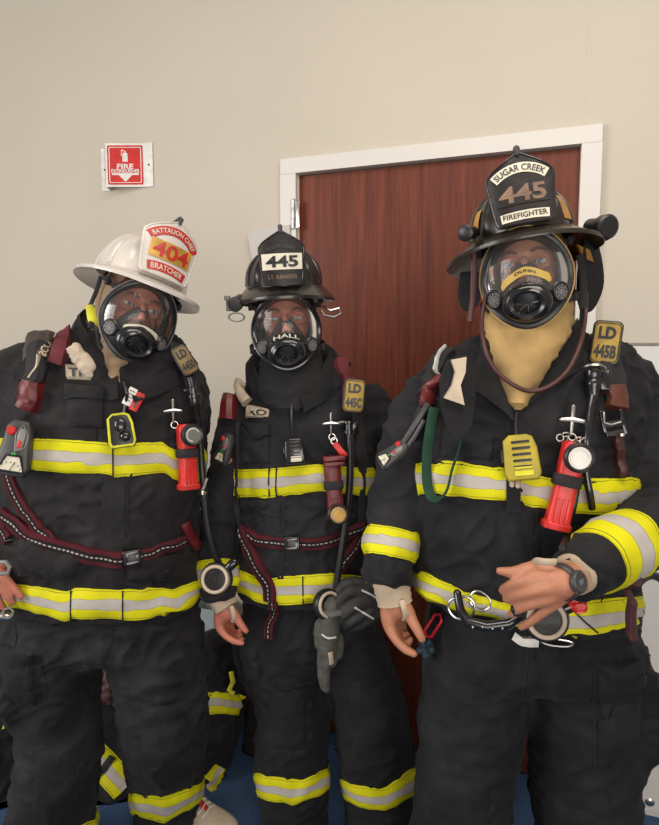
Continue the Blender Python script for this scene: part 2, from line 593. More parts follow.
def patch(corners, bv, thick=0.006, nu=14, nv=14, bow=0.0, off=0.0, bev=0.15):
    """raised cloth patch: corners (tl, tr, br, bl) in pixels projected on the garment"""
    tl, tr, br, bl = corners
    rows = []; rim = []
    last = None
    for i in range(nv + 1):
        v = i / nv; row = []
        for j in range(nu + 1):
            u = j / nu
            x = (tl[0] * (1 - u) + tr[0] * u) * (1 - v) + (bl[0] * (1 - u) + br[0] * u) * v
            y = (tl[1] * (1 - u) + tr[1] * u) * (1 - v) + (bl[1] * (1 - u) + br[1] * u) * v
            h, n = hit(bv, x, y)
            if h is None or (last is not None and abs(h.y - last[0].y) > 0.08):
                h, n = (P(x, y, last[0].y), last[1]) if last else (P(x, y, 1.4), Vector((0, -1, 0)))
            if n.dot(ray(x, y)) > 0: n = -n
            last = (h, n)
            e = min(u, 1 - u, v, 1 - v)
            k = min(1, e / bev * 0.9 + 0.0) if bev > 0 else 1
            h2 = h + n * (off + (-0.003 if e == 0 else thick * (0.55 + 0.45 * k)) + bow * math.sin(math.pi * u) * math.sin(math.pi * v))
            row.append(h2)
        rows.append(row)
    m = Mb()
    m.grid(rows, uv=[(j / nu, i / nv) for i in range(nv + 1) for j in range(nu + 1)])
    return m


def lerp_poly(pl, x):
    if x <= pl[0][0]: return pl[0][1]
    for (x0, y0), (x1, y1) in zip(pl, pl[1:]):
        if x <= x1:
            return y0 + (y1 - y0) * (x - x0) / (x1 - x0 + 1e-9)
    return pl[-1][1]


def ring_band(own, final, cen, top, bot, off=0.0065, n=150, rows=5, arc=(0, 360), maxd=0.035):
    """band round a trunk or leg. own: bvh of that volume alone; top / bot: photo polylines of its two edges"""
    cx, cy = cen
    grid = []
    full = abs(arc[1] - arc[0]) >= 360
    N = n if full else n + 1
    L = 0; prev = None; uvs = []
    for k in range(N):
        a = R(arc[0] + (arc[1] - arc[0]) * k / n)
        d = Vector((math.cos(a), math.sin(a), 0))
        colm = []
        xg = None; yg = cy - 0.12
        for r in range(rows + 1):
            v = r / rows
            px = 329.5 if xg is None else xg
            z = None; h = None
            Yg = yg
            pxx = proj(Vector((cx + d.x * 0.15, Yg, 1.0)))[0] if xg is None else xg
            for it in range(4):
                py = lerp_poly(top, pxx) * (1 - v) + lerp_poly(bot, pxx) * v
                z = P(pxx, py, Yg).z
                hh = own.ray_cast(Vector((cx, cy, z)), d)
                if hh[0] is None: break
                h = hh[0]
                Yg = min(h.y, cy) ; pxx = proj(Vector((h.x, Yg, z)))[0]
            if h is None: h = Vector((cx, cy, z)) + d * 0.15
            xg = pxx; yg = Yg
            nrm = d
            q = final.find_nearest(h)
            if q[0] is not None and q[3] < maxd:
                nn = q[1]
                if nn.dot(d) < 0: nn = -nn
                h = q[0]; nrm = (nn + d * 0.6).normalized()
            e = 0.3 if r in (0, rows) else 1
            colm.append((h, nrm, e))
        grid.append(colm)
    def sm(i, r):
        a = grid[(i - 1) % N][r][0] if full or i > 0 else grid[i][r][0]
        b = grid[(i + 1) % N][r][0] if full or i < N - 1 else grid[i][r][0]
        return (a + grid[i][r][0] * 2 + b) / 4
    rws = []
    for i in range(N):
        mid = grid[i][rows // 2][0]
        if prev is not None: L += (mid - prev).length
        prev = mid
        t = [sm(i, r) + grid[i][r][1] * (off * grid[i][r][2] + 0.0015) for r in range(rows + 1)]
        b = [grid[i][r][0] - grid[i][r][1] * 0.006 for r in range(rows, -1, -1)]
        rws.append(t + b)
        uvs += [(L, r / rows) for r in range(rows + 1)] + [(L, r / rows) for r in range(rows, -1, -1)]
    m = Mb()
    m.grid(rws, closeU=True, closeV=full, cap0=not full, cap1=not full, uv=uvs)
    return m


def axis_band(own, final, A, B, t0, t1, off=0.0065, n=56, rows=4, tilt=None, maxd=0.03):
    """band round a sleeve or ankle, between fractions t0..t1 of the axis A->B"""
    ax = (B - A).normalized()
    u = ax.orthogonal().normalized(); w = ax.cross(u)
    tl = tilt or Vector((0, 0, 0))
    rws = []; uvs = []; L = 0; prev = None
    for k in range(n):
        a = 2 * math.pi * k / n
        d = u * math.cos(a) + w * math.sin(a)
        t = []; b = []
        for r in range(rows + 1):
            v = r / rows
            dd = d
            c = A + (B - A) * (t0 * (1 - v) + t1 * v) + ax * d.dot(tl)
            h = own.ray_cast(c, dd)[0]
            if h is None: h = c + dd * 0.06
            nr = dd
            q = final.find_nearest(h)
            if q[0] is not None and q[3] < maxd: h = q[0]
            e = 0.3 if r in (0, rows) else 1
            t.append(h + nr * (off * e + 0.0015)); b.append(h - nr * 0.006)
        mid = t[rows // 2]
        if prev is not None: L += (mid - prev).length
        prev = mid
        rws.append(t + b[::-1])
        uvs += [(L, r / rows) for r in range(rows + 1)] + [(L, r / rows) for r in range(rows, -1, -1)]
    m = Mb()
    m.grid(rws, closeU=True, closeV=True, uv=uvs)
    return m


# ---------------------------------------------------------------- lettering
def text_mesh(txt, bold=0.0, ext=0.0):
    cu = bpy.data.curves.new('t', 'FONT')
    cu.body = txt; cu.size = 1.0; cu.align_x = 'CENTER'; cu.align_y = 'CENTER'
    cu.offset = bold; cu.resolution_u = 3
    ob = bpy.data.objects.new('t', cu)
    col.objects.link(ob)
    dg = bpy.context.evaluated_depsgraph_get()
    me = ob.evaluated_get(dg).to_mesh()
    v = [tuple(x.co) for x in me.vertices]; f = [tuple(p.vertices) for p in me.polygons]
    ob.evaluated_get(dg).to_mesh_clear()
    bpy.data.objects.remove(ob); bpy.data.curves.remove(cu)
    xs = [p[0] for p in v]; ys = [p[1] for p in v]
    x0, x1, y0, y1 = min(xs), max(xs), min(ys), max(ys)
    return [((p[0] - x0) / (x1 - x0) - 0.5, (p[1] - y0) / (y1 - y0) - 0.5) for p in v], f


def lettering(mb, txt, fn, w, h, cx=0, cy=0, bold=0.01, arc=None, rot=0):
    """fn(u, v) -> point on the carrier; arc: radius of the baseline circle (bends ends downward)"""
    v, f = text_mesh(txt, bold)
    out = []
    cr, sr = math.cos(rot), math.sin(rot)
    for x, y in v:
        x *= w; y *= h
        if arc:
            a = x / arc
            x, y = (arc + y) * math.sin(a), (arc + y) * math.cos(a) - arc
        x, y = x * cr - y * sr, x * sr + y * cr
        out.append(fn(cx + x, cy + y))
    mb.add(out, f)
    return mb


# ================================================================ THE ROOM
YAW = R(20)                       # the back wall recedes to the left
W0 = Vector((0, 2.28, 0))
WX = Vector((math.cos(YAW), -math.sin(YAW), 0))      # along the wall, to the right
WN = Vector((-math.sin(YAW), -math.cos(YAW), 0))     # into the room


def wallp(px, py, off=0.0):
    d = ray(px, py)
    t = ((W0 + WN * off) - CAM).dot(WN) / d.dot(WN)
    return CAM + d * t


def wc(px, py):
    """photo point -> coordinates along / up the wall"""
    p = wallp(px, py)
    return (p - W0).dot(WX), p.z


WM = Matrix(((WX.x, 0, WN.x, W0.x), (WX.y, 0, WN.y, W0.y), (0, 1, 0, 0), (0, 0, 0, 1)))   # local (along, up, out)

wall_m = mat('painted_wall', (0.525, 0.475, 0.395), 0.75, var=0.02, scale=3, bump=0.5, bscale=170)
trim_m = mat('white_trim_paint', (0.64, 0.61, 0.57), 0.45, var=0.02, scale=5)


def wood_mat():
    m = bpy.data.materials.new('red_brown_wood_veneer')
    nt, b = nodes(m)
    L = nt.links.new
    tc = nt.nodes.new('ShaderNodeTexCoord')
    mp = nt.nodes.new('ShaderNodeMapping'); mp.inputs['Scale'].default_value = (14, 14, 0.7)
    n = nt.nodes.new('ShaderNodeTexNoise'); n.inputs['Scale'].default_value = 4; n.inputs['Detail'].default_value = 9
    n.inputs['Distortion'].default_value = 0.6
    L(tc.outputs['Object'], mp.inputs[0]); L(mp.outputs[0], n.inputs['Vector'])
    r = nt.nodes.new('ShaderNodeValToRGB')
    r.color_ramp.elements[0].position = 0.3; r.color_ramp.elements[0].color = (0.095, 0.018, 0.008, 1)
    r.color_ramp.elements[1].position = 0.75; r.color_ramp.elements[1].color = (0.19, 0.042, 0.018, 1)
    L(n.outputs['Fac'], r.inputs['Fac'])
    mp2 = nt.nodes.new('ShaderNodeMapping'); mp2.inputs['Scale'].default_value = (160, 160, 3)
    n2 = nt.nodes.new('ShaderNodeTexNoise'); n2.inputs['Scale'].default_value = 3; n2.inputs['Detail'].default_value = 3
    L(tc.outputs['Object'], mp2.inputs[0]); L(mp2.outputs[0], n2.inputs['Vector'])
    mx = nt.nodes.new('ShaderNodeMix'); mx.data_type = 'RGBA'; mx.blend_type = 'MULTIPLY'; mx.inputs[0].default_value = 0.45
    L(r.outputs['Color'], mx.inputs[6]); L(n2.outputs['Color'], mx.inputs[7])
    mr = nt.nodes.new('ShaderNodeMapRange'); mr.inputs['From Min'].default_value = 0.35; mr.inputs['From Max'].default_value = 0.7
    mr.inputs['To Min'].default_value = 0.55; mr.inputs['To Max'].default_value = 1.15
    L(n2.outputs['Fac'], mr.inputs[0])
    L(mr.outputs[0], mx.inputs[7])
    L(mx.outputs[2], b.inputs['Base Color'])
    setin(b, 'Roughness', 0.5); setin(b, 'Specular IOR Level', 0.3)
    return m


def carpet_mat():
    m = bpy.data.materials.new('blue_carpet')
    nt, b = nodes(m)
    L = nt.links.new
    tc = nt.nodes.new('ShaderNodeTexCoord')
    n = nt.nodes.new('ShaderNodeTexNoise'); n.inputs['Scale'].default_value = 160; n.inputs['Detail'].default_value = 4
    L(tc.outputs['Object'], n.inputs['Vector'])
    ch = nt.nodes.new('ShaderNodeTexChecker'); ch.inputs['Scale'].default_value = 1.7
    mp = nt.nodes.new('ShaderNodeMapping'); mp.inputs['Rotation'].default_value = (0, 0, R(-32)); mp.inputs['Location'].default_value = (0.13, 0.21, 0.3)
    L(tc.outputs['Object'], mp.inputs[0]); L(mp.outputs[0], ch.inputs['Vector'])
    ch.inputs['Color1'].default_value = (0.036, 0.085, 0.19, 1); ch.inputs['Color2'].default_value = (0.046, 0.10, 0.215, 1)
    mr = nt.nodes.new('ShaderNodeMapRange'); mr.inputs['From Min'].default_value = 0.3; mr.inputs['From Max'].default_value = 0.7
    mr.inputs['To Min'].default_value = 0.6; mr.inputs['To Max'].default_value = 1.3
    L(n.outputs['Fac'], mr.inputs[0])
    mx = nt.nodes.new('ShaderNodeMix'); mx.data_type = 'RGBA'; mx.blend_type = 'MULTIPLY'; mx.inputs[0].default_value = 1
    L(ch.outputs['Color'], mx.inputs[6]); L(mr.outputs[0], mx.inputs[7]); L(mx.outputs[2], b.inputs['Base Color'])
    setin(b, 'Roughness', 0.95)
    bp = nt.nodes.new('ShaderNodeBump'); bp.inputs['Strength'].default_value = 0.7; bp.inputs['Distance'].default_value = 0.004
    L(n.outputs['Fac'], bp.inputs['Height']); L(bp.outputs['Normal'], b.inputs['Normal'])
    return m


def slab(x0, x1, z0, z1, d0, d1, bev=0.002):
    m = Mb()
    m.prism([(x0, z0), (x1, z0), (x1, z1), (x0, z1)][::1], d0, d1, bev, WM)
    return m


# floor
fl = Mb(); fl.add([(-3.2, -1.2, 0), (3.2, -1.2, 0), (3.2, 4.0, 0), (-3.2, 4.0, 0)], [(0, 1, 2, 3)])
build('floor', fl, carpet_mat(), kind='structure', smooth=False)

# door opening measured along the wall
dl = wc(297, 200)[0]; dr = wc(581, 200)[0]
dt = (wc(330, 171)[1] + wc(560, 148)[1]) / 2
ol = wc(283, 250)[0]; orr = wc(598, 250)[0]
ot = (wc(300, 161)[1] + wc(590, 125)[1]) / 2
chair_z = wc(650, 343)[1]
wl = Mb()
# upper wall pieces round the doorway
wl.prism([(-3.4, 0), (dl, 0), (dl, 4.2), (-3.4, 4.2)], -0.12, 0, 0.0005, WM)
wl.prism([(dl, dt), (dr, dt), (dr, 4.2), (dl, 4.2)], -0.12, 0, 0.0005, WM)
wl.prism([(dr, 0), (3.2, 0), (3.2, 4.2), (dr, 4.2)], -0.12, 0, 0.0005, WM)
build('wall_back', wl, wall_m, kind='structure', smooth=False)

tr = Mb()
tr.prism([(ol, 0), (dl + 0.004, 0), (dl + 0.004, dt), (ol, dt)], 0, 0.022, 0.002, WM)
tr.prism([(dr - 0.004, 0), (orr, 0), (orr, dt), (dr - 0.004, dt)], 0, 0.022, 0.002, WM)
tr.prism([(ol, dt), (orr, dt), (orr, ot), (ol, ot)], 0, 0.022, 0.002, WM)
tr.prism([(dl, 0), (dl + 0.006, 0), (dl + 0.006, dt), (dl, dt)], -0.12, 0.0, 0.001, WM)
tr.prism([(dr - 0.006, 0), (dr, 0), (dr, dt), (dr - 0.006, dt)], -0.12, 0.0, 0.001, WM)
build('trim_1', tr, trim_m, kind='structure', smooth=False)

dm = Mb(); dm.prism([(dl + 0.006, 0.008), (dr - 0.006, 0.008), (dr - 0.006, dt - 0.004), (dl + 0.006, dt - 0.004)], -0.055, -0.008, 0.002, WM)
door = build('door_1', dm, wood_mat(), kind='structure', smooth=False)
for hz in (wc(292, 216)[1], 1.05, 0.25):
    h = Mb()
    T = WM @ Matrix.Translation((dl - 0.004, hz, 0.026))
    TT = T @ Matrix.Rotation(R(-90), 4, 'X')
    h.lathe([(0.0055, -0.05), (0.008, -0.049), (0.008, -0.017), (0.0065, -0.016), (0.008, -0.015), (0.008, 0.015), (0.0065, 0.016), (0.008, 0.017), (0.008, 0.049), (0.004, 0.053)], 14, TT)
    h.box((0.012, 0, -0.006), (0.02, 0.095, 0.004), T)
    build('hinge', h, 'steel', parent=door)

bb = Mb(); bb.prism([(-3.4, 0), (ol, 0), (ol, 0.10), (-3.4, 0.10)], 0, 0.012, 0.003, WM)
build('baseboard_back', bb, mat('brown_baseboard', (0.10, 0.055, 0.035), 0.5), kind='structure', smooth=False)
rx = wc(612, 500)[0]
rail = Mb(); rail.prism([(orr + 0.01, chair_z - 0.006), (3.2, chair_z - 0.006), (3.2, chair_z), (orr + 0.01, chair_z)], 0, 0.012, 0.001, WM)
build('trim_2', rail, mat('grey_rail', (0.20, 0.18, 0.16), 0.5), kind='structure', smooth=False)
rp = Mb(); rp.prism([(orr + 0.02, 0.10), (3.2, 0.10), (3.2, chair_z - 0.008), (orr + 0.02, chair_z - 0.008)], 0.0, 0.008, 0.002, WM)
build('trim_3', rp, mat('white_wall_panel', (0.62, 0.60, 0.57), 0.5, var=0.02), kind='structure', smooth=False)

# low white casing at the far right, with a small screw boss and a dark gap below
ht = thing('wall_heater', wallp(655, 800), 'low white metal wall casing beside the large man on the right, at the picture edge', 'heater')
hx0 = wc(632, 700)[0]; hx1 = hx0 + 0.75
hz1 = wc(650, 715)[1] ; hz0 = wc(650, 808)[1]
h = Mb()
h.prism([(hx0, hz0), (hx1, hz0), (hx1, hz1 + .1), (hx0, hz1 + .1)], 0.008, 0.055, 0.006, WM)
build('housing', h, trim_m, parent=ht)
h = Mb(); h.prism([(hx0 + 0.02, hz0 + .03), (hx1 - 0.02, hz0 + .03), (hx1 - 0.02, hz1 - 0.02), (hx0 + 0.02, hz1 - 0.02)], 0.055, 0.062, 0.002, WM)
build('front_panel', h, trim_m, parent=ht)
h = Mb(); q = wc(647, 789)
h.lathe([(0.014, 0), (0.014, 0.004), (0.010, 0.007), (0.004, 0.008)], 18, WM @ Matrix.Translation((q[0], q[1], 0.060)))
build('screw', h, 'steel', parent=ht)
h = Mb(); h.prism([(hx0 + 0.01, 0.012), (hx1, 0.012), (hx1, hz0 - 0.004), (hx0 + 0.01, hz0 - 0.004)], 0.008, 0.035, 0.001, WM)
build('base', h, 'black', parent=ht)  # black slab painted in as the shaded gap under the casing

# ---- fire extinguisher sign: two angled faces projecting from the wall
sx0, sz0 = wc(103, 193); sx1, sz1 = wc(153, 148)
sz0 = wc(120, 190)[1]; sz1 = wc(120, 147)[1]
sg = thing('fire_extinguisher_sign', wallp(130, 170), 'red and white projecting fire extinguisher sign on the wall above the white helmet', 'sign')
sm_ = Mb()
fw = sx1 - sx0
e0 = sx0 + fw * 0.17; e1 = sx1 - fw * 0.16
pk = sx0 + fw * 0.26        # the ridge, seen from the right side of it
dep = 0.055
prof = [(sx0, 0.002), (e0, 0.002), (pk, dep), (e1 + 0.004, 0.004), (sx1, 0.002)]
rows = []
for z in (sz0, sz1):
    rows.append([WM @ Vector((x, z, d + 0.003)) for x, d in prof] + [WM @ Vector((x, z, d)) for x, d in prof[::-1]])
sm_.grid(rows, closeU=True, cap0=True, cap1=True)
build('panel', sm_, 'white', parent=sg, smooth=False)


def face_fn(a, b):
    a = Vector((a[0], 0, a[1])); b = Vector((b[0], 0, b[1]))
    t = (b - a).normalized(); n = Vector((-t.z, 0, t.x))
    if n.z < 0: n = -n
    L = (b - a).length
    zc = (sz0 + sz1) / 2

    def f(u, v, e=0.0045):
        p = (a + b) / 2 + t * u + n * e
        return WM @ Vector((p.x, zc + v, p.z))
    return f, L


H = sz1 - sz0
for a, b in ((prof[2], prof[3]), (prof[1], prof[2])):
    f, Ls = face_fn(a, b)
    m = Mb()
    o = rrect(Ls * 0.90, H * 0.90, 0.006, 4)
    m.add([f(x, y, 0.0040) for x, y in o], [tuple(range(len(o)))])
    build('red_face', m, 'red', parent=sg, smooth=False)
    w = Mb()
    o1 = rrect(Ls * 0.82, H * 0.82, 0.005, 4); o2 = rrect(Ls * 0.78, H * 0.79, 0.004, 4)
    k = len(o1)
    w.add([f(x, y) for x, y in o1] + [f(x, y) for x, y in o2], [(i, (i + 1) % k, k + (i + 1) % k, k + i) for i in range(k)])
    # extinguisher pictogram
    body = [(-0.010, -0.004), (0.010, -0.004), (0.010, 0.024), (0.006, 0.030), (-0.006, 0.030), (-0.010, 0.024)]
    w.add([f(x, y + H * 0.10) for x, y in body], [tuple(range(6))])
    w.add([f(x, y + H * 0.10) for x, y in [(-0.003, 0.031), (0.003, 0.031), (0.004, 0.036), (-0.012, 0.037), (-0.013, 0.018), (-0.0155, 0.018), (-0.014, 0.041), (-0.003, 0.039)]], [(0, 1, 2, 3, 7), (3, 4, 5, 6, 7)])
    lettering(w, 'FIRE', f, Ls * 0.42, H * 0.115, 0, -H * 0.03, 0.03)
    lettering(w, 'EXTINGUISHER', f, Ls * 0.72, H * 0.085, 0, -H * 0.135, 0.03)
    aw, ah = Ls * 0.34, H * 0.10
    w.add([f(x, y - H * 0.285) for x, y in [(-aw, ah), (aw, ah), (aw, ah * .55), (aw * .5, ah * .55), (0, -ah), (-aw * .5, ah * .55), (-aw, ah * .55)]], [(0, 1, 2, 3, 4, 5, 6)])
    build('lettering', w, 'white', parent=sg, smooth=False)
for x in (sx0 + fw * 0.07, sx1 - fw * 0.07):
    s = Mb(); s.lathe([(0.004, 0), (0.004, 0.002), (0.002, 0.003)], 12, WM @ Matrix.Translation((x, (sz0 + sz1) / 2, 0.005)))
    build('screw', s, 'black', parent=sg)

# paper notice behind the middle helmet
pm = Mb()
q = [wc(251, 233), wc(293, 226), wc(293, 262), wc(257, 270)]
pm.prism([(q[3][0], q[3][1]), (q[2][0], q[2][1]), (q[1][0], q[1][1]), (q[0][0], q[0][1])], 0.026, 0.030, 0.0004, WM)
build('paper_notice', pm, mat('grey_paper', (0.50, 0.47, 0.45), 0.6, var=0.03), origin=wallp(275, 250), smooth=False,
      label='pale grey blank notice taped to the door frame behind the middle helmet', cat='notice')

# ================================================================ LIGHT
sc = bpy.context.scene
w = bpy.data.worlds.new('room_ambient'); sc.world = w; w.use_nodes = True
bg = w.node_tree.nodes['Background']
bg.inputs[0].default_value = (1.0, 0.93, 0.85, 1); bg.inputs[1].default_value = 0.33


def area(name, loc, tgt, size, energy, colr):
    l = bpy.data.lights.new(name, 'AREA'); l.shape = 'RECTANGLE'; l.size = size[0]; l.size_y = size[1]
    l.energy = energy; l.color = colr
    o = bpy.data.objects.new(name, l); col.objects.link(o)
    o.location = loc
    o.rotation_euler = (Vector(tgt) - Vector(loc)).to_track_quat('-Z', 'Y').to_euler()
    o['kind'] = 'helper'
    return o


area('window_light', (-3.0, 0.1, 2.0), (0, 1.9, 1.2), (1.6, 1.6), 70, (1.0, 0.97, 0.93))
area('ceiling_light', (0.3, 0.5, 2.85), (0.2, 1.5, 0.8), (1.6, 0.8), 26, (1.0, 0.92, 0.83))
area('room_fill', (0.4, -1.5, 1.3), (0.1, 1.6, 1.2), (2.0, 1.2), 44, (1.0, 0.92, 0.84))

cam = bpy.data.cameras.new('camera'); co = bpy.data.objects.new('camera', cam); col.objects.link(co)
co.location = CAM
co.rotation_euler = (R(90) - PIT, 0, 0)
cam.sensor_fit = 'VERTICAL'; cam.sensor_height = 36; cam.lens = 36 * F / 825
cam.clip_start = 0.05
sc.camera = co
sc.view_settings.view_transform = 'Standard'
sc.view_settings.exposure = 0.0

# ================================================================ HEADS


def head_matrix(px, py, Y, yaw, roll, pitch, sc=1.0):
    return Matrix.Translation(P(px, py, Y)) @ Matrix.Rotation(R(yaw), 4, 'Z') @ Matrix.Rotation(R(roll), 4, 'Y') @ Matrix.Rotation(R(pitch), 4, 'X') @ Matrix.Scale(sc, 4)


def head_parts(T):
    m = Mb()
    m.ball((0, 0.012, 0.025), (0.074, 0.092, 0.095), 16, T)
    m.ball((0, -0.022, -0.035), (0.058, 0.062, 0.078), 14, T)
    m.ball((0, -0.045, -0.085), (0.032, 0.036, 0.028), 10, T)
    m.tube([(0, -0.088, 0.005), (0, -0.100, -0.018), (0, -0.104, -0.034)], [0.008, 0.012, 0.015], 10, T)
    for s in (-1, 1):
        m.ball((s * 0.076, 0.012, -0.012), (0.009, 0.018, 0.030), 8, T)
        m.ball((s * 0.012, -0.093, -0.036), (0.008, 0.010, 0.007), 8, T)
    m.ball((0, -0.083, -0.062), (0.024, 0.010, 0.008), 8, T)
    m.tube([(0, 0.02, -0.06), (0, 0.03, -0.17)], [0.056, 0.058], 16, T)
    return m


def sculpt_face(mb, T):
    Ti = T.inverted()
    nr = vnormals(mb.v, mb.f)
    for i, p in enumerate(mb.v):
        q = Ti @ p
        if q.length > 0.17 or q.y > -0.02: continue
        d = 0.0
        for s in (-1, 1):
            d -= 0.016 * math.exp(-(((q.x - s * 0.032) / 0.017) ** 2 + ((q.z + 0.002) / 0.012) ** 2))
            d += 0.007 * math.exp(-(((q.x - s * 0.030) / 0.022) ** 2 + ((q.z - 0.020) / 0.007) ** 2))
            d += 0.004 * math.exp(-(((q.x - s * 0.042) / 0.018) ** 2 + ((q.z + 0.036) / 0.014) ** 2))
        d += 0.006 * math.exp(-((q.x / 0.008) ** 2 + ((q.z - 0.000) / 0.018) ** 2))
        mb.v[i] = p + Vector(nr[i]) * d


def add_eyes(person, T, brow=True, squint=0.0, skin='skin', iris='iris'):
    for s in (-1, 1):
        c = Vector((s * 0.032, -0.0655, -0.001))
        e = Mb().mat('eye'); e.ball(c, 0.0125, 12, T)
        e.mat(iris)
        g = c + Vector((0, -0.0122, 0))
        e.lathe([(0.0058, 0.0003), (0.0057, 0.0008), (0.003, 0.0013)], 14, T @ Matrix.Translation(g) @ Matrix.Rotation(R(90), 4, 'X'))
        e.mat('gloss'); e.lathe([(0.0026, 0.0013), (0.0024, 0.0019)], 10, T @ Matrix.Translation(g) @ Matrix.Rotation(R(90), 4, 'X'))
        build('eye', e, parent=person)
        lid = Mb()
        for sg_, zz in ((1, 0.0), (-1, 0.0)):
            rows = []
            for k in range(9):
                a = math.pi * k / 8
                x = -0.0165 * math.cos(a)
                rr = math.sin(a)
                row = []
                for j in range(5):
                    el = (0.0045 - squint * .5 + 0.0) if sg_ > 0 else (0.0045 - squint)
                    z = sg_ * (el * rr + (0.016 - el * rr) * j / 4 * (0.4 + .6 * rr))
                    y = -math.sqrt(max(0.0, 0.0140 ** 2 - min(x * x + z * z, 0.0140 ** 2) * 0.75))
                    row.append(c + Vector((x, y * (1 - 0.25 * j / 4), z)))
                rows.append(row)
            lid.grid(rows, T=T)
        build('eyelid', lid, skin, parent=person)
        if brow:
            b = Mb()
            b.tube([(s * 0.014, -0.0865, 0.019), (s * 0.024, -0.0875, 0.0235), (s * 0.036, -0.083, 0.0245), (s * 0.050, -0.072, 0.018)], [0.002, 0.0032, 0.003, 0.0012], 8, T)
            build('eyebrow', b, 'hair', parent=person)


def hood(person, T, m, neck, name='protective_hood', open_deg=52, crinkle=0.002, seed=0, scale=1.0):
    """knit hood: shell open at the face + neck bib to the chest. neck: list of (point, rx, ry)"""
    mb = Mb()
    rows = []
    nt_ = 20
    for i in range(nt_ + 1):
        th = R(open_deg) + (math.pi - R(open_deg)) * i / nt_
        row = []
        for k in range(40):
            a = 2 * math.pi * k / 40
            x = 0.088 * scale * math.sin(th) * math.cos(a)
            z = (0.118 if math.sin(a) > 0 else 0.128) * scale * math.sin(th) * math.sin(a)
            y = -0.112 * scale * math.cos(th) if th < math.pi / 2 else -0.108 * math.cos(th)
            p = Vector((x, y + 0.012, z - 0.008))
            p += p.normalized() * crinkle * noise.noise(p * 30 + Vector((seed, 0, 0)))
            row.append(p)
        rows.append(row)
    mb.grid(rows, closeU=True, T=T, cap1=True)
    sp = spline([(*p, rx, ry) for p, rx, ry in neck], 22)
    rows = []
    for x, y, z, rx, ry in sp:
        row = []
        for k in range(40):
            a = 2 * math.pi * k / 40
            p = Vector((x + rx * math.cos(a), y + ry * math.sin(a), z))
            f = noise.noise(Vector((p.x * 16 + seed, p.y * 16, p.z * 34)))
            f = max(0, 1 - abs(f) * 2.6) ** 2
            row.append(p + Vector((math.cos(a), math.sin(a), 0)) * (0.007 * f))
        rows.append(row)
    mb.grid(rows, closeU=True)
    return build(name, mb, m, parent=person), mb


# ---------------------------------------------------------------- face mask
def lens_pt(u, v):
    """u across -1..1, v up -1..1 -> local head coords on the visor surface"""
    ax, az = 0.088, 0.098
    x = u * ax; z = -0.036 + v * az
    y = -0.052 - 0.105 * math.sqrt(max(0.02, 1 - 0.80 * u * u - 0.36 * v * v - 0.10 * abs(v) ** 3)) + 0.012
    return Vector((x, y, z))


def oval(a, k=1.0):
    """outline of the visor: wide above, narrowing to the chin"""
    s, c = math.sin(a), math.cos(a)
    w = 1.0 - (0.16 * (-s) ** 2 if s < 0 else 0.04 * s * s)
    return c * w * k, s * k


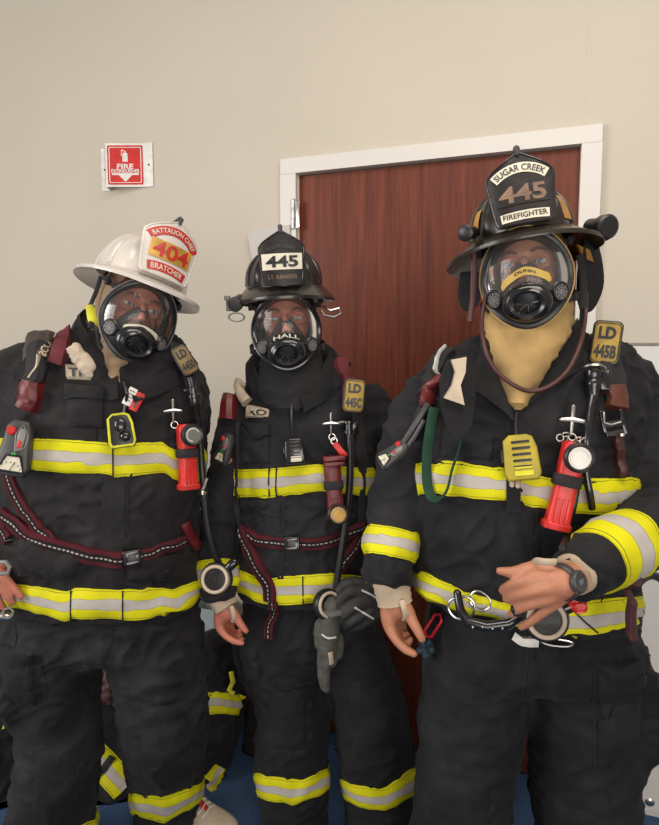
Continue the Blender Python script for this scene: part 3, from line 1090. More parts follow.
def face_mask(person, T, label_m, text, textcol='black', lens='lens', tape='moustache', rim2=None, tv=0.0):
    N = 56
    fr = Mb()
    # rim: section swept round the oval, with a rubber skirt going back to the hood
    rows = []
    for i in range(N):
        a = 2 * math.pi * i / N
        u, v = oval(a)
        p = lens_pt(u, v)
        o = Vector((math.cos(a), 0, math.sin(a)))
        row = [p + o * d + Vector((0, y, 0)) for d, y in ((-0.006, -0.002), (-0.004, -0.007), (0.001, -0.008), (0.0055, -0.006), (0.007, 0.002), (0.004, 0.012), (-0.001, 0.028), (-0.010, 0.040), (-0.016, 0.040), (-0.008, 0.016))]
        rows.append(row)
    fr.grid(rows, closeU=True, closeV=True, T=T)
    if rim2:
        # lighter bead on the rim
        fr.mat('black')
    mask = build('face_mask', fr, 'gloss', parent=person)
    if rim2:
        b = Mb()
        pth = []
        for i in range(N + 1):
            a = 2 * math.pi * i / N
            u, v = oval(a); p = lens_pt(u, v); o = Vector((math.cos(a), 0, math.sin(a)))
            pth.append(p + o * 0.0075 + Vector((0, -0.001, 0)))
        b.tube(pth, 0.0018, 6, T, caps=False)
        build('rim_bead', b, rim2, parent=mask)
    # visor
    ln = Mb()
    rows = []
    for j in range(1, 15):
        k = j / 14 * 0.97
        rows.append([lens_pt(*oval(2 * math.pi * i / N, k)) for i in range(N)])
    ln.grid(rows, closeU=True, T=T, cap0=True)
    build('visor', ln, lens, parent=mask, sharp=None)
    # opaque lower shell hugging the visor (black, thin)
    lo = Mb()
    rows = []
    n1 = 40
    for i in range(n1 + 1):
        u0 = -1 + 2 * i / n1
        # top edge of the black area: high at the middle (nose cup), low at the sides
        vt = -0.36 + 0.26 * math.exp(-(u0 / 0.45) ** 2) - 0.04 * abs(u0)
        # bottom limit on the oval
        w = math.sqrt(max(0, 1 - min(1, abs(u0) / 0.97) ** 2))
        vb = -w * 0.975
        if abs(u0) > 0.86: vt = min(vt, -0.45)
        vt = max(vb, vt)
        rows.append([lens_pt(u0 * 0.95, vb + (vt - vb) * j / 12) + Vector((0, -0.002, 0)) for j in range(13)])
    lo.grid(rows, T=T)
    # edge ribs on it
    lo.tube([r[-1] for r in rows[4:-4]], 0.0022, 6, T)
    build('lower_shell', lo, 'black', parent=mask)
    # oronasal cup seen through the visor
    nc = Mb()
    rows = []
    for j in range(10):
        t = j / 9
        rr = []
        for k in range(24):
            a = 2 * math.pi * k / 24
            s = math.sin(a)
            x = (0.047 - 0.012 * t) * math.cos(a) * (1 - 0.45 * max(0, s))
            z = -0.052 + (0.056 if s > 0 else 0.050) * s * (1 - 0.25 * t)
            rr.append((x, -0.074 - 0.042 * t - 0.022 * max(0, 1 - (math.cos(a)) ** 2) * (1 - t) * (1 if s > 0 else 0), z))
        rows.append(rr)
    nc.grid(rows, closeU=True, T=T)
    build('nose_cup', nc, 'dgrey', parent=mask)
    # breathing port
    c = lens_pt(0, -0.52)
    A = T @ Matrix.Translation(c + Vector((0, -0.006, 0))) @ Matrix.Rotation(R(97), 4, 'X')
    pt = Mb()
    pt.lathe([(0.044, -0.014), (0.043, -0.002), (0.039, 0.006), (0.034, 0.009), (0.033, 0.020), (0.029, 0.0235), (0.0235, 0.021), (0.022, 0.008), (0.021, -0.010)], 36, A @ Matrix.Diagonal((1.16, 0.94, 1.1, 1)), caps=False)
    pt.lathe([(0.0005, -0.010), (0.021, -0.010)], 30, A @ Matrix.Diagonal((1.16, 0.94, 1.1, 1)), caps=False)
    for k in range(4):
        a = math.pi * k / 4
        pt.box((0, 0, -0.006), (0.042, 0.003, 0.004), A @ Matrix.Diagonal((1.16, 0.94, 1.1, 1)) @ Matrix.Rotation(a, 4, 'Z'))
    build('breathing_port', pt, 'gloss', parent=mask)
    # voice emitters
    for s in (-1, 1):
        c = lens_pt(s * 0.72, -0.36)
        nrm = (lens_pt(s * 0.74, -0.36) - lens_pt(s * 0.70, -0.36)).cross(lens_pt(s * 0.72, -0.34) - lens_pt(s * 0.72, -0.38)).normalized()
        if nrm.y > 0: nrm = -nrm
        A = T @ Matrix.Translation(c + nrm * 0.0) @ nrm.to_track_quat('Z', 'Y').to_matrix().to_4x4()
        ve = Mb()
        ve.lathe([(0.020, -0.008), (0.0215, 0.002), (0.020, 0.006), (0.0175, 0.007), (0.0165, 0.0045), (0.0005, 0.0045)], 30, A)
        build('voice_emitter', ve, 'black', parent=mask)
        g = Mb()
        for r_ in (0.0045, 0.0095, 0.0145):
            g.torus(r_, 0.0011, 24, 6, A @ Matrix.Translation((0, 0, 0.0052)))
        for k in range(4):
            g.box((0, 0, 0.0052), (0.031, 0.0016, 0.002), A @ Matrix.Rotation(math.pi * k / 4, 4, 'Z'), bev=0.0004)
        build('grille', g, 'grey' if tape != 'none' else 'dgrey', parent=mask)
    # name tape across the visor
    def tp(u, v):
        return T @ (lens_pt(u, v) + Vector((0, -0.0035, 0)))
    tb = Mb()
    rows = []
    for i in range(29):
        q = -1 + i / 14
        if tape == 'moustache':
            u = q * 0.56; vc = tv - 0.25 * abs(q) ** 1.6 + 0.03 * q; hh = 0.085 - 0.010 * q * q + 0.022 * math.exp(-((abs(q) - 0.90) / 0.10) ** 2)
            if abs(q) > 0.97: hh *= 0.4
        else:
            u = q * 0.50 + 0.04; vc = tv - 0.13 * abs(q) ** 1.8; hh = 0.075
            if abs(q) > 0.97: hh *= 0.6
        rows.append([tp(u, vc + hh * (j / 2 - 1)) for j in range(5)])
    tb.grid(rows)
    tl = build('name_tape', tb, label_m, parent=mask)
    if text:
        def tf(x, y):
            q = x / 0.56
            vc = tv + 0.005 - (0.25 if tape == 'moustache' else 0.15) * abs(q) ** 1.6
            return T @ (lens_pt(x, vc + y) + Vector((0, -0.0042, 0)))
        t = Mb(); lettering(t, text, tf, 0.46 if tape == 'moustache' else 0.78, 0.062 if tape == 'moustache' else 0.10, 0, 0, 0.02)
        build('lettering', t, textcol, parent=mask, smooth=False)
    # head harness straps running back over the hood
    for u, v, e in ((0.86, 0.62, (0.085, 0.03, 0.055)), (-0.86, 0.62, (-0.085, 0.03, 0.055)), (0.93, -0.55, (0.082, 0.045, -0.065)), (-0.93, -0.55, (-0.082, 0.045, -0.065))):
        a = lens_pt(u, v); b = Vector(e)
        st = Mb()
        s = 1 if u > 0 else -1
        mid = (a + b) / 2 + Vector((s * 0.022, 0, 0))
        st.tube([a, mid, b], 0.0065, 8, T, flat=0.3, up=(s, 0, 0))
        st.box(((a.x + mid.x) / 2 + s * 0.004, (a.y + mid.y) / 2, (a.z + mid.z) / 2), (0.010, 0.02, 0.018), T)
        build('head_strap', st, 'bstrap', parent=mask)
    
    return mask


# ---------------------------------------------------------------- helmet
def helmet(person, T, m, brim_m=None, sx=0.112, sy=0.136, sz=0.112, bw=0.158, bf=0.185, bb_=0.235, name='fire_helmet', ribs=8, Z0=0.082, droopk=1.0):
    d = Mb()
    rows = []
    NT, NP = 26, 160
    for i in range(NT + 1):
        th = (math.pi / 2) * i / NT          # 0 at the rim, 90 at the top
        row = []
        for k in range(NP):
            a = 2 * math.pi * k / NP
            ct = max(0.0, math.cos(th)) ** 0.82
            rib = max(0, math.cos(a * ribs / 1.0 + 0.0)) ** 6 * 0.055 * math.sin(min(th * 2.4, math.pi / 2)) * (1 if th < 1.35 else 0.3)
            x = sx * ct * math.cos(a) * (1 + rib); y = sy * ct * math.sin(a) * (1 + rib)
            z = sz * math.sin(th) * (1 + rib * 0.6)
            # raised comb running front to back
            comb = math.exp(-(x / 0.016) ** 2) * 0.015 * max(0, math.sin(th)) ** 0.6
            row.append(Vector((x, y + 0.012, Z0 + z + comb)))
        rows.append(row)
    d.grid(rows, closeU=True, T=T, cap1=True)
    for k in range(8):
        a = 2 * math.pi * (k + 0.5) / 8
        pth = []
        for i in range(15):
            th = R(3) + R(76) * i / 14
            ct = max(0.0, math.cos(th)) ** 0.82
            pth.append(Vector((sx * ct * math.cos(a), sy * ct * math.sin(a) + 0.012, Z0 + sz * math.sin(th))))
        d.tube(pth, [0.007 - 0.004 * i / 14 for i in range(15)], 8, T)
    hel = build(name, d, m, parent=person)
    # brim with rolled edge
    b = Mb()
    rows = []
    prof = [(0.0, 0.010), (0.02, 0.002), (0.18, -0.002), (0.5, -0.006), (0.85, -0.010), (0.97, -0.012), (1.0, -0.010), (1.015, -0.014), (1.0, -0.019), (0.95, -0.017), (0.5, -0.011), (0.0, -0.006)]
    for k in range(NP):
        a = 2 * math.pi * k / NP
        ca, sa = math.cos(a), math.sin(a)
        inn = Vector((sx * 0.985 * ca, sy * 0.985 * sa + 0.012, 0))
        oy = (bb_ if sa > 0 else bf)
        out = Vector((bw * ca, oy * sa + 0.0, 0))
        droop = droopk * (0.045 * max(0, sa) ** 2 + 0.026 * ca * ca) + 0.012 * max(0, -sa) ** 3
        row = []
        for t, z in prof:
            p = inn.lerp(out, t)
            row.append(Vector((p.x, p.y, Z0 + z - droop * max(0, t) ** 1.4)))
        rows.append(row)
    b.grid(rows, closeU=True, closeV=True, T=T)
    build('brim', b, brim_m or m, parent=hel)
    return hel


def shield_fn(T, w, h, lean=0.06, y0=-0.150, z0=0.084):
    """front piece surface: u in metres across, v in metres up from its base"""
    def f(u, v, e=0.0):
        k = u * u * 3.6
        y = y0 + k + v * lean * 2.2 - e
        return T @ Vector((u, y, z0 + v))
    return f


def front_shield(hel, T, m, w=0.135, h=0.165, **kw):
    f = shield_fn(T, w, h, **kw)
    prof = [(0, 0.80), (0.06, 0.86), (0.2, 0.90), (0.45, 0.96), (0.62, 1.0), (0.70, 0.99), (0.74, 0.93), (0.80, 0.80), (0.88, 0.52), (0.94, 0.28), (0.98, 0.12), (1.0, 0.04)]
    rows = []
    n = 22
    for v, k in spline(prof, 34):
        hw = w / 2 * max(0.03, k)
        fr = [f(hw * (-1 + 2 * j / n), h * v, 0.004) for j in range(n + 1)]
        bk = [f(hw * (-1 + 2 * j / n), h * v, -0.002) for j in range(n, -1, -1)]
        rows.append(fr + bk)
    s = Mb(); s.grid(rows, closeU=True, cap0=True, cap1=True)
    sh = build('front_shield', s, m, parent=hel)
    # raised border
    pts = [f(-w / 2 * max(0.03, k) * 0.955, h * (0.02 + v * 0.965), 0.0045) for v, k in spline(prof, 40)]
    pts2 = [f(w / 2 * max(0.03, k) * 0.955, h * (0.02 + v * 0.965), 0.0045) for v, k in spline(prof, 40)]
    bd = Mb(); bd.tube(pts + pts2[::-1], 0.0016, 6)
    bd.tube([f((pts2[0] - pts[0]).length / 2 * (-1 + k / 5), h * 0.02, 0.0045) for k in range(11)], 0.0016, 6)
    build('border', bd, m, parent=hel)
    # brass finial that holds the top of it
    fn = Mb()
    fn.tube([f(0, h * 1.05, -0.012), f(0, h * 1.06, 0.0), f(0, h * 1.04, 0.007), f(0, h * 0.95, 0.007)], [0.005, 0.006, 0.006, 0.003], 10)
    fn.tube([f(0, h * 1.05, -0.012), f(0, h * 0.98, -0.05)], [0.005, 0.006], 10)
    build('finial', fn, 'dgrey', parent=hel)
    return f


def arc_panel(f, w, r, v0, hgt, e=0.0055, n=24, swell=0.0):
    """curved banner, centre radius r, bending down at the ends"""
    rows = []
    for i in range(n + 1):
        a = (-0.5 + i / n) * w / r
        k = hgt * (1 + swell * abs(-1 + 2 * i / n))
        rows.append([f((r + (j / 3 - 0.5) * k) * math.sin(a), v0 + (r + (j / 3 - 0.5) * k) * math.cos(a) - r, e) for j in range(4)])
    return Mb().grid(rows)


# ================================================================ PEOPLE
def fingers(ch, n=10):
    """each chain of (px, py, Y, r) becomes one rounded finger"""
    return [plimb(c, n, 3) for c in ch]


PPL = {}


def person(key, base, label, head, body, coat_parts, torso, pants_parts, coat_m, pants_m, seed, cw=0.010, pw=0.010, skin='skin'):
    T = head_matrix(*head)
    bparts = [head_parts(T)] + body
    bm_ = union(bparts, 0.0042, 1)
    sculpt_face(bm_, T)
    p = build('person', bm_, skin, origin=base, label=label, cat='person', sharp=None)
    ct = union([torso] + coat_parts, 0.0075, 3)
    wrinkle(ct, cw, (6.5, 6.5, 9), seed, fine=0.8)
    coat = build('turnout_coat', ct, coat_m, parent=p, sharp=None)
    pn = union(pants_parts, 0.0085, 3)
    wrinkle(pn, pw, (6, 6, 9.5), seed + 5, fine=0.8)
    pants = build('turnout_trousers', pn, pants_m, parent=p, sharp=None)
    d = dict(p=p, T=T, coat=coat, pants=pants, cb=bvh(ct), pb=bvh(pn), all=bvh(ct, pn), tb=bvh(torso))
    PPL[key] = d
    return d


# ------------------------------------------------ large man on the right (C)
C_t = loft([(334, 505, 585, 1.40, 0.045), (342, 472, 618, 1.40, 0.070), (352, 448, 636, 1.395, 0.100), (370, 428, 646, 1.39, 0.130), (395, 418, 648, 1.385, 0.150), (430, 414, 640, 1.375, 0.165), (470, 412, 632, 1.375, 0.172), (520, 412, 628, 1.375, 0.182), (550, 414, 628, 1.375, 0.188), (580, 416, 630, 1.375, 0.190, 6), (592, 419, 633, 1.375, 0.189, 11), (600, 421, 634, 1.375, 0.188, 14)])
C_ra = plimb([(456, 382, 1.40, 0.075), (424, 425, 1.39, 0.080), (407, 475, 1.375, 0.070), (394, 525, 1.34, 0.055), (389, 560, 1.31, 0.049), (388, 582, 1.295, 0.048)], ck=0.2)
C_la = plimb([(622, 390, 1.40, 0.084), (640, 430, 1.37, 0.090), (657, 472, 1.32, 0.086), (682, 508, 1.28, 0.076), (660, 523, 1.21, 0.065), (626, 544, 1.145, 0.059), (600, 559, 1.10, 0.055), (577, 572, 1.06, 0.052)], ck=0.2)
C_body = [loft([(340, 505, 545, 1.36, 0.05), (375, 450, 610, 1.39, 0.08), (420, 450, 600, 1.385, 0.11), (520, 445, 600, 1.385, 0.12), (610, 460, 600, 1.385, 0.11), (640, 470, 590, 1.385, 0.08)]),
          plimb([(455, 398, 1.40, 0.05), (420, 440, 1.39, 0.05), (400, 500, 1.36, 0.042), (391, 560, 1.31, 0.035), (394, 592, 1.30, 0.030), (396, 606, 1.295, 0.029)]),
          plimb([(620, 400, 1.40, 0.055), (640, 436, 1.37, 0.050), (657, 474, 1.32, 0.048), (680, 508, 1.28, 0.046), (656, 525, 1.21, 0.044), (622, 547, 1.14, 0.040), (594, 563, 1.09, 0.034), (575, 577, 1.045, 0.029), (562, 582, 1.03, 0.028)]),
          plimb([(475, 660, 1.39, 0.09), (465, 750, 1.37, 0.075), (460, 850, 1.39, 0.055), (455, 985, 1.43, 0.045)]),
          plimb([(565, 660, 1.39, 0.09), (580, 750, 1.37, 0.075), (585, 850, 1.39, 0.055), (590, 985, 1.43, 0.045)])]
# hanging right hand
C_body += fingers([
    [(389, 604, 1.295, .020), (389, 616, 1.290, .019), (390, 627, 1.285, .0145), (396, 640, 1.270, .0100), (405, 649, 1.262, .0095), (414, 654, 1.258, .0080)],
    [(393, 604, 1.305, .019), (392, 616, 1.308, .018), (394, 629, 1.306, .0135), (400, 642, 1.294, .0095), (408, 650, 1.282, .0090), (413, 652, 1.276, .0075)],
    [(396, 604, 1.315, .018), (396, 617, 1.322, .017), (398, 630, 1.324, .0125), (403, 640, 1.312, .0092), (408, 643, 1.300, .0085), (410, 639, 1.294, .0072)],
    [(398, 604, 1.320, .017), (400, 616, 1.334, .015), (402, 627, 1.338, .0110), (405, 636, 1.330, .0085), (407, 638, 1.318, .0078), (407, 634, 1.312, .0068)],
    [(400, 602, 1.292, .019), (407, 610, 1.280, .0150), (413, 622, 1.268, .0118), (418, 631, 1.262, .0105), (422, 639, 1.260, .0085)]])
# left hand across the belly, back of the hand to the camera
C_body += fingers([
    [(562, 581, 1.030, .022), (540, 577, 1.035, .0165), (524, 581, 1.035, .0115), (511, 585, 1.050, .0098), (503, 590, 1.070, .0088)],
    [(562, 584, 1.030, .022), (543, 587, 1.030, .0165), (527, 592, 1.032, .0115), (515, 596, 1.048, .0098), (507, 599, 1.070, .0088)],
    [(563, 587, 1.032, .021), (546, 597, 1.034, .0160), (532, 603, 1.036, .0112), (520, 608, 1.050, .0096), (512, 614, 1.070, .0085)],
    [(565, 590, 1.036, .019), (552, 603, 1.042, .0140), (541, 613, 1.044, .0100), (530, 622, 1.054, .0086), (521, 627, 1.068, .0074)],
    [(560, 576, 1.036, .021), (543, 568, 1.046, .0150), (528, 568, 1.050, .0110), (514, 572, 1.050, .0100), (500, 571, 1.052, .0078)]])
C_pants = [loft([(596, 430, 628, 1.385, 0.15), (625, 428, 632, 1.385, 0.165), (648, 424, 640, 1.385, 0.165), (664, 430, 636, 1.385, 0.145), (674, 460, 600, 1.385, 0.10)]),
           loft([(640, 424, 522, 1.38, 0.12), (690, 424, 524, 1.38, 0.13), (730, 421, 521, 1.375, 0.125), (765, 419, 512, 1.37, 0.118), (800, 416, 507, 1.37, 0.118), (835, 415, 508, 1.385, 0.115), (890, 412, 505, 1.40, 0.115), (950, 414, 500, 1.42, 0.115), (992, 414, 500, 1.43, 0.115)]),
           loft([(640, 522, 642, 1.38, 0.12), (690, 525, 644, 1.38, 0.13), (730, 529, 640, 1.375, 0.125), (765, 532, 634, 1.37, 0.12), (800, 534, 634, 1.37, 0.118), (835, 538, 640, 1.385, 0.118), (890, 540, 640, 1.40, 0.118), (950, 545, 640, 1.42, 0.118), (992, 545, 640, 1.43, 0.118)]),
           loft([(648, 600, 636, 1.36, 0.06), (668, 598, 652, 1.36, 0.085), (700, 598, 663, 1.36, 0.095), (735, 600, 660, 1.36, 0.09), (755, 606, 645, 1.36, 0.06)])]
C = person('C', (P(525, 985, 1.40).x, 1.40, 0), 'big firefighter in a pale yellow hood with watch hand across his belly',
           (526, 265, 1.325, -19, -6, 3, 0.92), C_body, [C_ra, C_la, plimb([(474, 380, 1.30, .018), (474, 352, 1.37, .022), (500, 338, 1.43, .022), (530, 336, 1.45, .022), (570, 340, 1.42, .022), (590, 350, 1.37, .022), (592, 372, 1.31, .018)])], C_t, C_pants, M_['coat_b'], M_['pants'], 11, cw=0.011, pw=0.010)

# ------------------------------------------------ middle man (B)
B_t = loft([(378, 266, 340, 1.75, 0.055), (386, 250, 368, 1.755, 0.085), (400, 244, 380, 1.755, 0.115), (425, 240, 380, 1.75, 0.130), (460, 238, 374, 1.745, 0.135), (500, 238, 370, 1.745, 0.138), (550, 238, 368, 1.745, 0.142), (575, 238, 370, 1.745, 0.145), (592, 238, 372, 1.745, 0.145)])
B_ra = plimb([(256, 405, 1.755, 0.062), (241, 425, 1.755, 0.060), (230, 465, 1.75, 0.057), (221, 515, 1.71, 0.053), (217, 560, 1.665, 0.050), (219, 600, 1.62, 0.046)], ck=0.2)
B_la = plimb([(368, 405, 1.755, 0.062), (384, 428, 1.75, 0.062), (394, 470, 1.76, 0.058), (398, 520, 1.74, 0.054), (392, 560, 1.66, 0.050), (384, 578, 1.62, 0.048)], ck=0.2)
B_body = [loft([(372, 278, 302, 1.74, 0.04), (396, 262, 350, 1.755, 0.07), (430, 262, 348, 1.75, 0.09), (520, 262, 345, 1.75, 0.09), (610, 266, 346, 1.75, 0.08), (632, 276, 345, 1.75, 0.06)]),
          plimb([(256, 405, 1.755, 0.045), (236, 440, 1.75, 0.045), (225, 500, 1.715, 0.038), (219, 560, 1.665, 0.033), (222, 598, 1.62, 0.027), (226, 612, 1.612, 0.027)]),
          plimb([(368, 405, 1.755, 0.045), (390, 450, 1.755, 0.045), (398, 520, 1.74, 0.038), (388, 570, 1.64, 0.032), (376, 584, 1.60, 0.028)]),
          plimb([(290, 640, 1.75, 0.07), (292, 720, 1.73, 0.055), (295, 850, 1.76, 0.045)]),
          plimb([(345, 640, 1.75, 0.07), (370, 720, 1.73, 0.055), (380, 850, 1.76, 0.045)])]
B_body += fingers([
    [(222, 612, 1.612, .020), (220, 620, 1.607, .018), (220, 627, 1.602, .0135), (225, 635, 1.592, .0096), (234, 641, 1.585, .0090), (242, 643, 1.582, .0076)],
    [(225, 612, 1.622, .019), (223, 621, 1.622, .017), (224, 630, 1.618, .0125), (229, 637, 1.608, .0092), (236, 641, 1.600, .0086), (242, 639, 1.595, .0072)],
    [(228, 612, 1.630, .018), (227, 621, 1.634, .016), (228, 630, 1.632, .0118), (232, 635, 1.622, .0090), (238, 636, 1.614, .0082), (241, 635, 1.610, .0070)],
    [(230, 612, 1.634, .017), (230, 620, 1.644, .014), (231, 628, 1.644, .0105), (234, 632, 1.636, .0084), (238, 632, 1.628, .0076), (240, 630, 1.624, .0066)],
    [(229, 611, 1.606, .019), (234, 614, 1.598, .0140), (238, 620, 1.592, .0112), (242, 626, 1.588, .0100), (246, 631, 1.586, .0080)]])
B_pants = [loft([(592, 244, 366, 1.75, 0.115), (620, 242, 372, 1.75, 0.125), (645, 244, 380, 1.75, 0.125), (664, 262, 372, 1.75, 0.10)]),
           loft([(628, 240, 312, 1.745, 0.105), (655, 246, 322, 1.74, 0.108), (685, 252, 328, 1.735, 0.105), (715, 256, 329, 1.73, 0.10), (750, 256, 326, 1.73, 0.098), (780, 259, 327, 1.74, 0.098), (820, 264, 327, 1.755, 0.10), (868, 266, 326, 1.765, 0.10)]),
           loft([(628, 308, 378, 1.745, 0.105), (655, 318, 390, 1.74, 0.108), (685, 328, 402, 1.735, 0.108), (715, 334, 408, 1.73, 0.105), (750, 338, 410, 1.73, 0.102), (780, 343, 413, 1.74, 0.102), (820, 347, 414, 1.755, 0.102), (868, 350, 414, 1.765, 0.102)]),
           loft([(622, 232, 262, 1.76, 0.06), (650, 234, 266, 1.76, 0.07), (675, 242, 268, 1.76, 0.07), (690, 250, 268, 1.76, 0.05)])]
B = person('B', (P(320, 860, 1.75).x, 1.75, 0), 'firefighter in a black hood standing between the two others, gloved hand at hip',
           (286, 317, 1.715, 3, -3, 5, 0.96), B_body, [B_ra, B_la, plimb([(258, 390, 1.69, .02), (256, 366, 1.74, .024), (270, 352, 1.79, .024), (295, 350, 1.81, .024), (322, 352, 1.79, .024), (334, 366, 1.74, .024), (336, 388, 1.68, .02)])], B_t, B_pants, M_['coat_b'], M_['pants'], 23, cw=0.010, pw=0.010, skin=M_['skin_red'])

# ------------------------------------------------ man on the left (A)
A_t = loft([(326, 98, 150, 1.66, 0.055), (334, 78, 160, 1.66, 0.075), (344, 48, 176, 1.655, 0.090), (356, 20, 190, 1.65, 0.115), (374, 6, 200, 1.65, 0.135), (398, 2, 207, 1.65, 0.148), (430, 0, 206, 1.65, 0.155), (470, 0, 202, 1.65, 0.160), (510, 2, 199, 1.65, 0.168), (550, 4, 198, 1.65, 0.172), (580, 6, 199, 1.65, 0.174), (598, 8, 200, 1.65, 0.174)])
A_ra = plimb([(36, 370, 1.65, 0.076), (2, 394, 1.65, 0.086), (-28, 450, 1.66, 0.078), (-58, 515, 1.65, 0.068), (-48, 550, 1.59, 0.062), (-22, 572, 1.53, 0.054)])
A_la = plimb([(180, 385, 1.66, 0.066), (190, 408, 1.71, 0.056), (188, 460, 1.83, 0.050), (182, 520, 1.89, 0.047), (176, 575, 1.91, 0.046), (172, 600, 1.91, 0.044)])
A_body = [loft([(340, 118, 142, 1.64, 0.045), (368, 60, 165, 1.65, 0.08), (420, 40, 165, 1.65, 0.10), (520, 45, 160, 1.65, 0.11), (605, 55, 155, 1.65, 0.09), (628, 65, 150, 1.65, 0.06)]),
          plimb([(45, 382, 1.65, 0.05), (0, 410, 1.655, 0.05), (-40, 480, 1.66, 0.044), (-56, 525, 1.64, 0.04), (-25, 570, 1.53, 0.030), (-14, 576, 1.505, 0.028)]),
          plimb([(180, 390, 1.67, 0.044), (186, 440, 1.79, 0.036), (182, 520, 1.885, 0.034), (176, 585, 1.91, 0.030), (176, 612, 1.90, 0.028)]),
          plimb([(60, 640, 1.65, 0.09), (60, 730, 1.63, 0.07), (55, 880, 1.68, 0.05)]),
          plimb([(150, 640, 1.65, 0.085), (165, 720, 1.66, 0.065), (172, 820, 1.80, 0.048)])]
A_body += fingers([
    [(-10, 574, 1.500, .020), (0, 574, 1.488, .0155), (7, 580, 1.480, .0108), (15, 589, 1.478, .0095), (21, 597, 1.480, .0078)],
    [(-10, 577, 1.495, .020), (-3, 580, 1.482, .0160), (2, 588, 1.474, .0110), (8, 597, 1.474, .0098), (12, 603, 1.478, .0080)],
    [(-11, 579, 1.498, .019), (-7, 586, 1.486, .0150), (-4, 595, 1.478, .0105), (0, 603, 1.480, .0094), (4, 608, 1.484, .0078)],
    [(-12, 581, 1.504, .018), (-11, 589, 1.496, .0140), (-10, 597, 1.488, .0100), (-8, 604, 1.488, .0086), (-5, 609, 1.490, .0072)],
    [(-11, 572, 1.510, .020), (-2, 568, 1.505, .0140), (3, 568, 1.512, .0110), (7, 572, 1.522, .0090)],
    [(180, 610, 1.885, .022), (176, 628, 1.885, .018), (174, 640, 1.88, .010), (172, 648, 1.875, .008)],
    [(178, 612, 1.895, .020), (172, 630, 1.90, .016), (170, 642, 1.895, .010), (168, 650, 1.89, .008)],
    [(182, 612, 1.895, .018), (180, 630, 1.90, .014), (179, 641, 1.90, .010), (178, 648, 1.895, .008)],
    [(182, 612, 1.88, .018), (184, 628, 1.885, .013), (184, 638, 1.885, .010), (183, 645, 1.88, .008)],
    [(176, 608, 1.88, .018), (168, 618, 1.872, .012), (165, 628, 1.87, .009)]])
A_pants = [loft([(590, 8, 196, 1.65, 0.145), (620, 2, 200, 1.65, 0.155), (636, 0, 202, 1.65, 0.15), (648, 20, 196, 1.65, 0.12), (656, 50, 170, 1.65, 0.08)]),
           loft([(625, -2, 102, 1.645, 0.125), (660, 0, 98, 1.64, 0.13), (700, 12, 97, 1.635, 0.125), (735, 20, 99, 1.63, 0.118), (770, 16, 97, 1.63, 0.115), (800, 11, 95, 1.64, 0.115), (840, 9, 94, 1.66, 0.115), (890, 12, 92, 1.68, 0.11)]),
           loft([(625, 102, 202, 1.645, 0.125), (660, 110, 204, 1.65, 0.13), (700, 118, 206, 1.66, 0.125), (735, 123, 205, 1.675, 0.115), (765, 129, 203, 1.71, 0.108), (795, 133, 202, 1.75, 0.100), (820, 136, 194, 1.79, 0.088), (834, 138, 189, 1.81, 0.080)]),
           loft([(632, -6, 40, 1.62, 0.08), (660, -14, 42, 1.61, 0.105), (690, -6, 42, 1.60, 0.105), (712, 12, 44, 1.61, 0.08), (722, 24, 44, 1.62, 0.05)])]
A = person('A', (P(100, 860, 1.65).x, 1.65, 0), 'firefighter tilting his head under a white helmet numbered 404, hand resting on his waist',
           (135, 305, 1.635, 31, 18, 8, 0.97), A_body, [A_ra, A_la, plimb([(88, 378, 1.56, .022), (80, 345, 1.61, .030), (88, 322, 1.68, .032), (120, 316, 1.74, .03), (155, 335, 1.74, .03), (176, 352, 1.67, .028), (180, 374, 1.60, .02)])], A_t, A_pants, M_['coat'], M_['pants_a'], 37, cw=0.010, pw=0.012, skin=M_['skin_red'])

# ------------------------------------------------ eyes and faces
add_eyes(C['p'], C['T'], skin=M_['skin'])
add_eyes(B['p'], B['T'], skin=M_['skin_red'], squint=0.0005)
add_eyes(A['p'], A['T'], skin=M_['skin_red'], squint=0.001)

# ------------------------------------------------ hoods


def nk(px, py, Y, rx, ry):
    return (P(px, py, Y), rx, ry)


h, mb_hc = hood(C['p'], C['T'], 'nomex', [nk(530, 296, 1.335, .080, .085), nk(528, 320, 1.32, .086, .088), nk(526, 338, 1.30, .078, .085), nk(522, 356, 1.285, .062, .080), nk(518, 376, 1.265, .044, .065), nk(515, 398, 1.25, .024, .05), nk(514, 408, 1.25, .012, .04)], seed=3, scale=1.04)
h['label'] = 'pale yellow knit hood'
h, mb_hb = hood(B['p'], B['T'], 'bhood', [nk(290, 345, 1.725, .072, .080), nk(291, 365, 1.715, .085, .090), nk(292, 385, 1.70, .095, .092), nk(293, 405, 1.70, .08, .09)], seed=8)
h['label'] = 'black knit hood'
h, mb_ha = hood(A['p'], A['T'], 'tan', [nk(132, 335, 1.64, .075, .082), nk(128, 352, 1.61, .062, .085), nk(122, 374, 1.585, .034, .075), nk(121, 390, 1.575, .02, .06)], seed=14, scale=1.05)
h['label'] = 'tan knit hood'

# ------------------------------------------------ masks
face_mask(C['p'], C['T'], 'tapegold', 'DUNN', 'hbrown', lens='lens_c', tape='moustache', rim2='nomex', tv=0.14)
face_mask(B['p'], B['T'], 'bhood', 'HALL', 'offwhite', tape='tape2', tv=-0.06)
face_mask(A['p'], A['T'], 'offwhite', '', tape='tape2', rim2='grey', tv=-0.12)


# ------------------------------------------------ coats: bands, flaps, collars
def sub(d, nm, mb, m, host='coat', lab=None, sharp=40):
    if not mb.v: return None
    return build(nm, mb, m, parent=d[host], label=lab, sharp=sharp)


def cen(px, py, Y):
    p = P(px, py, Y); return (p.x, p.y)


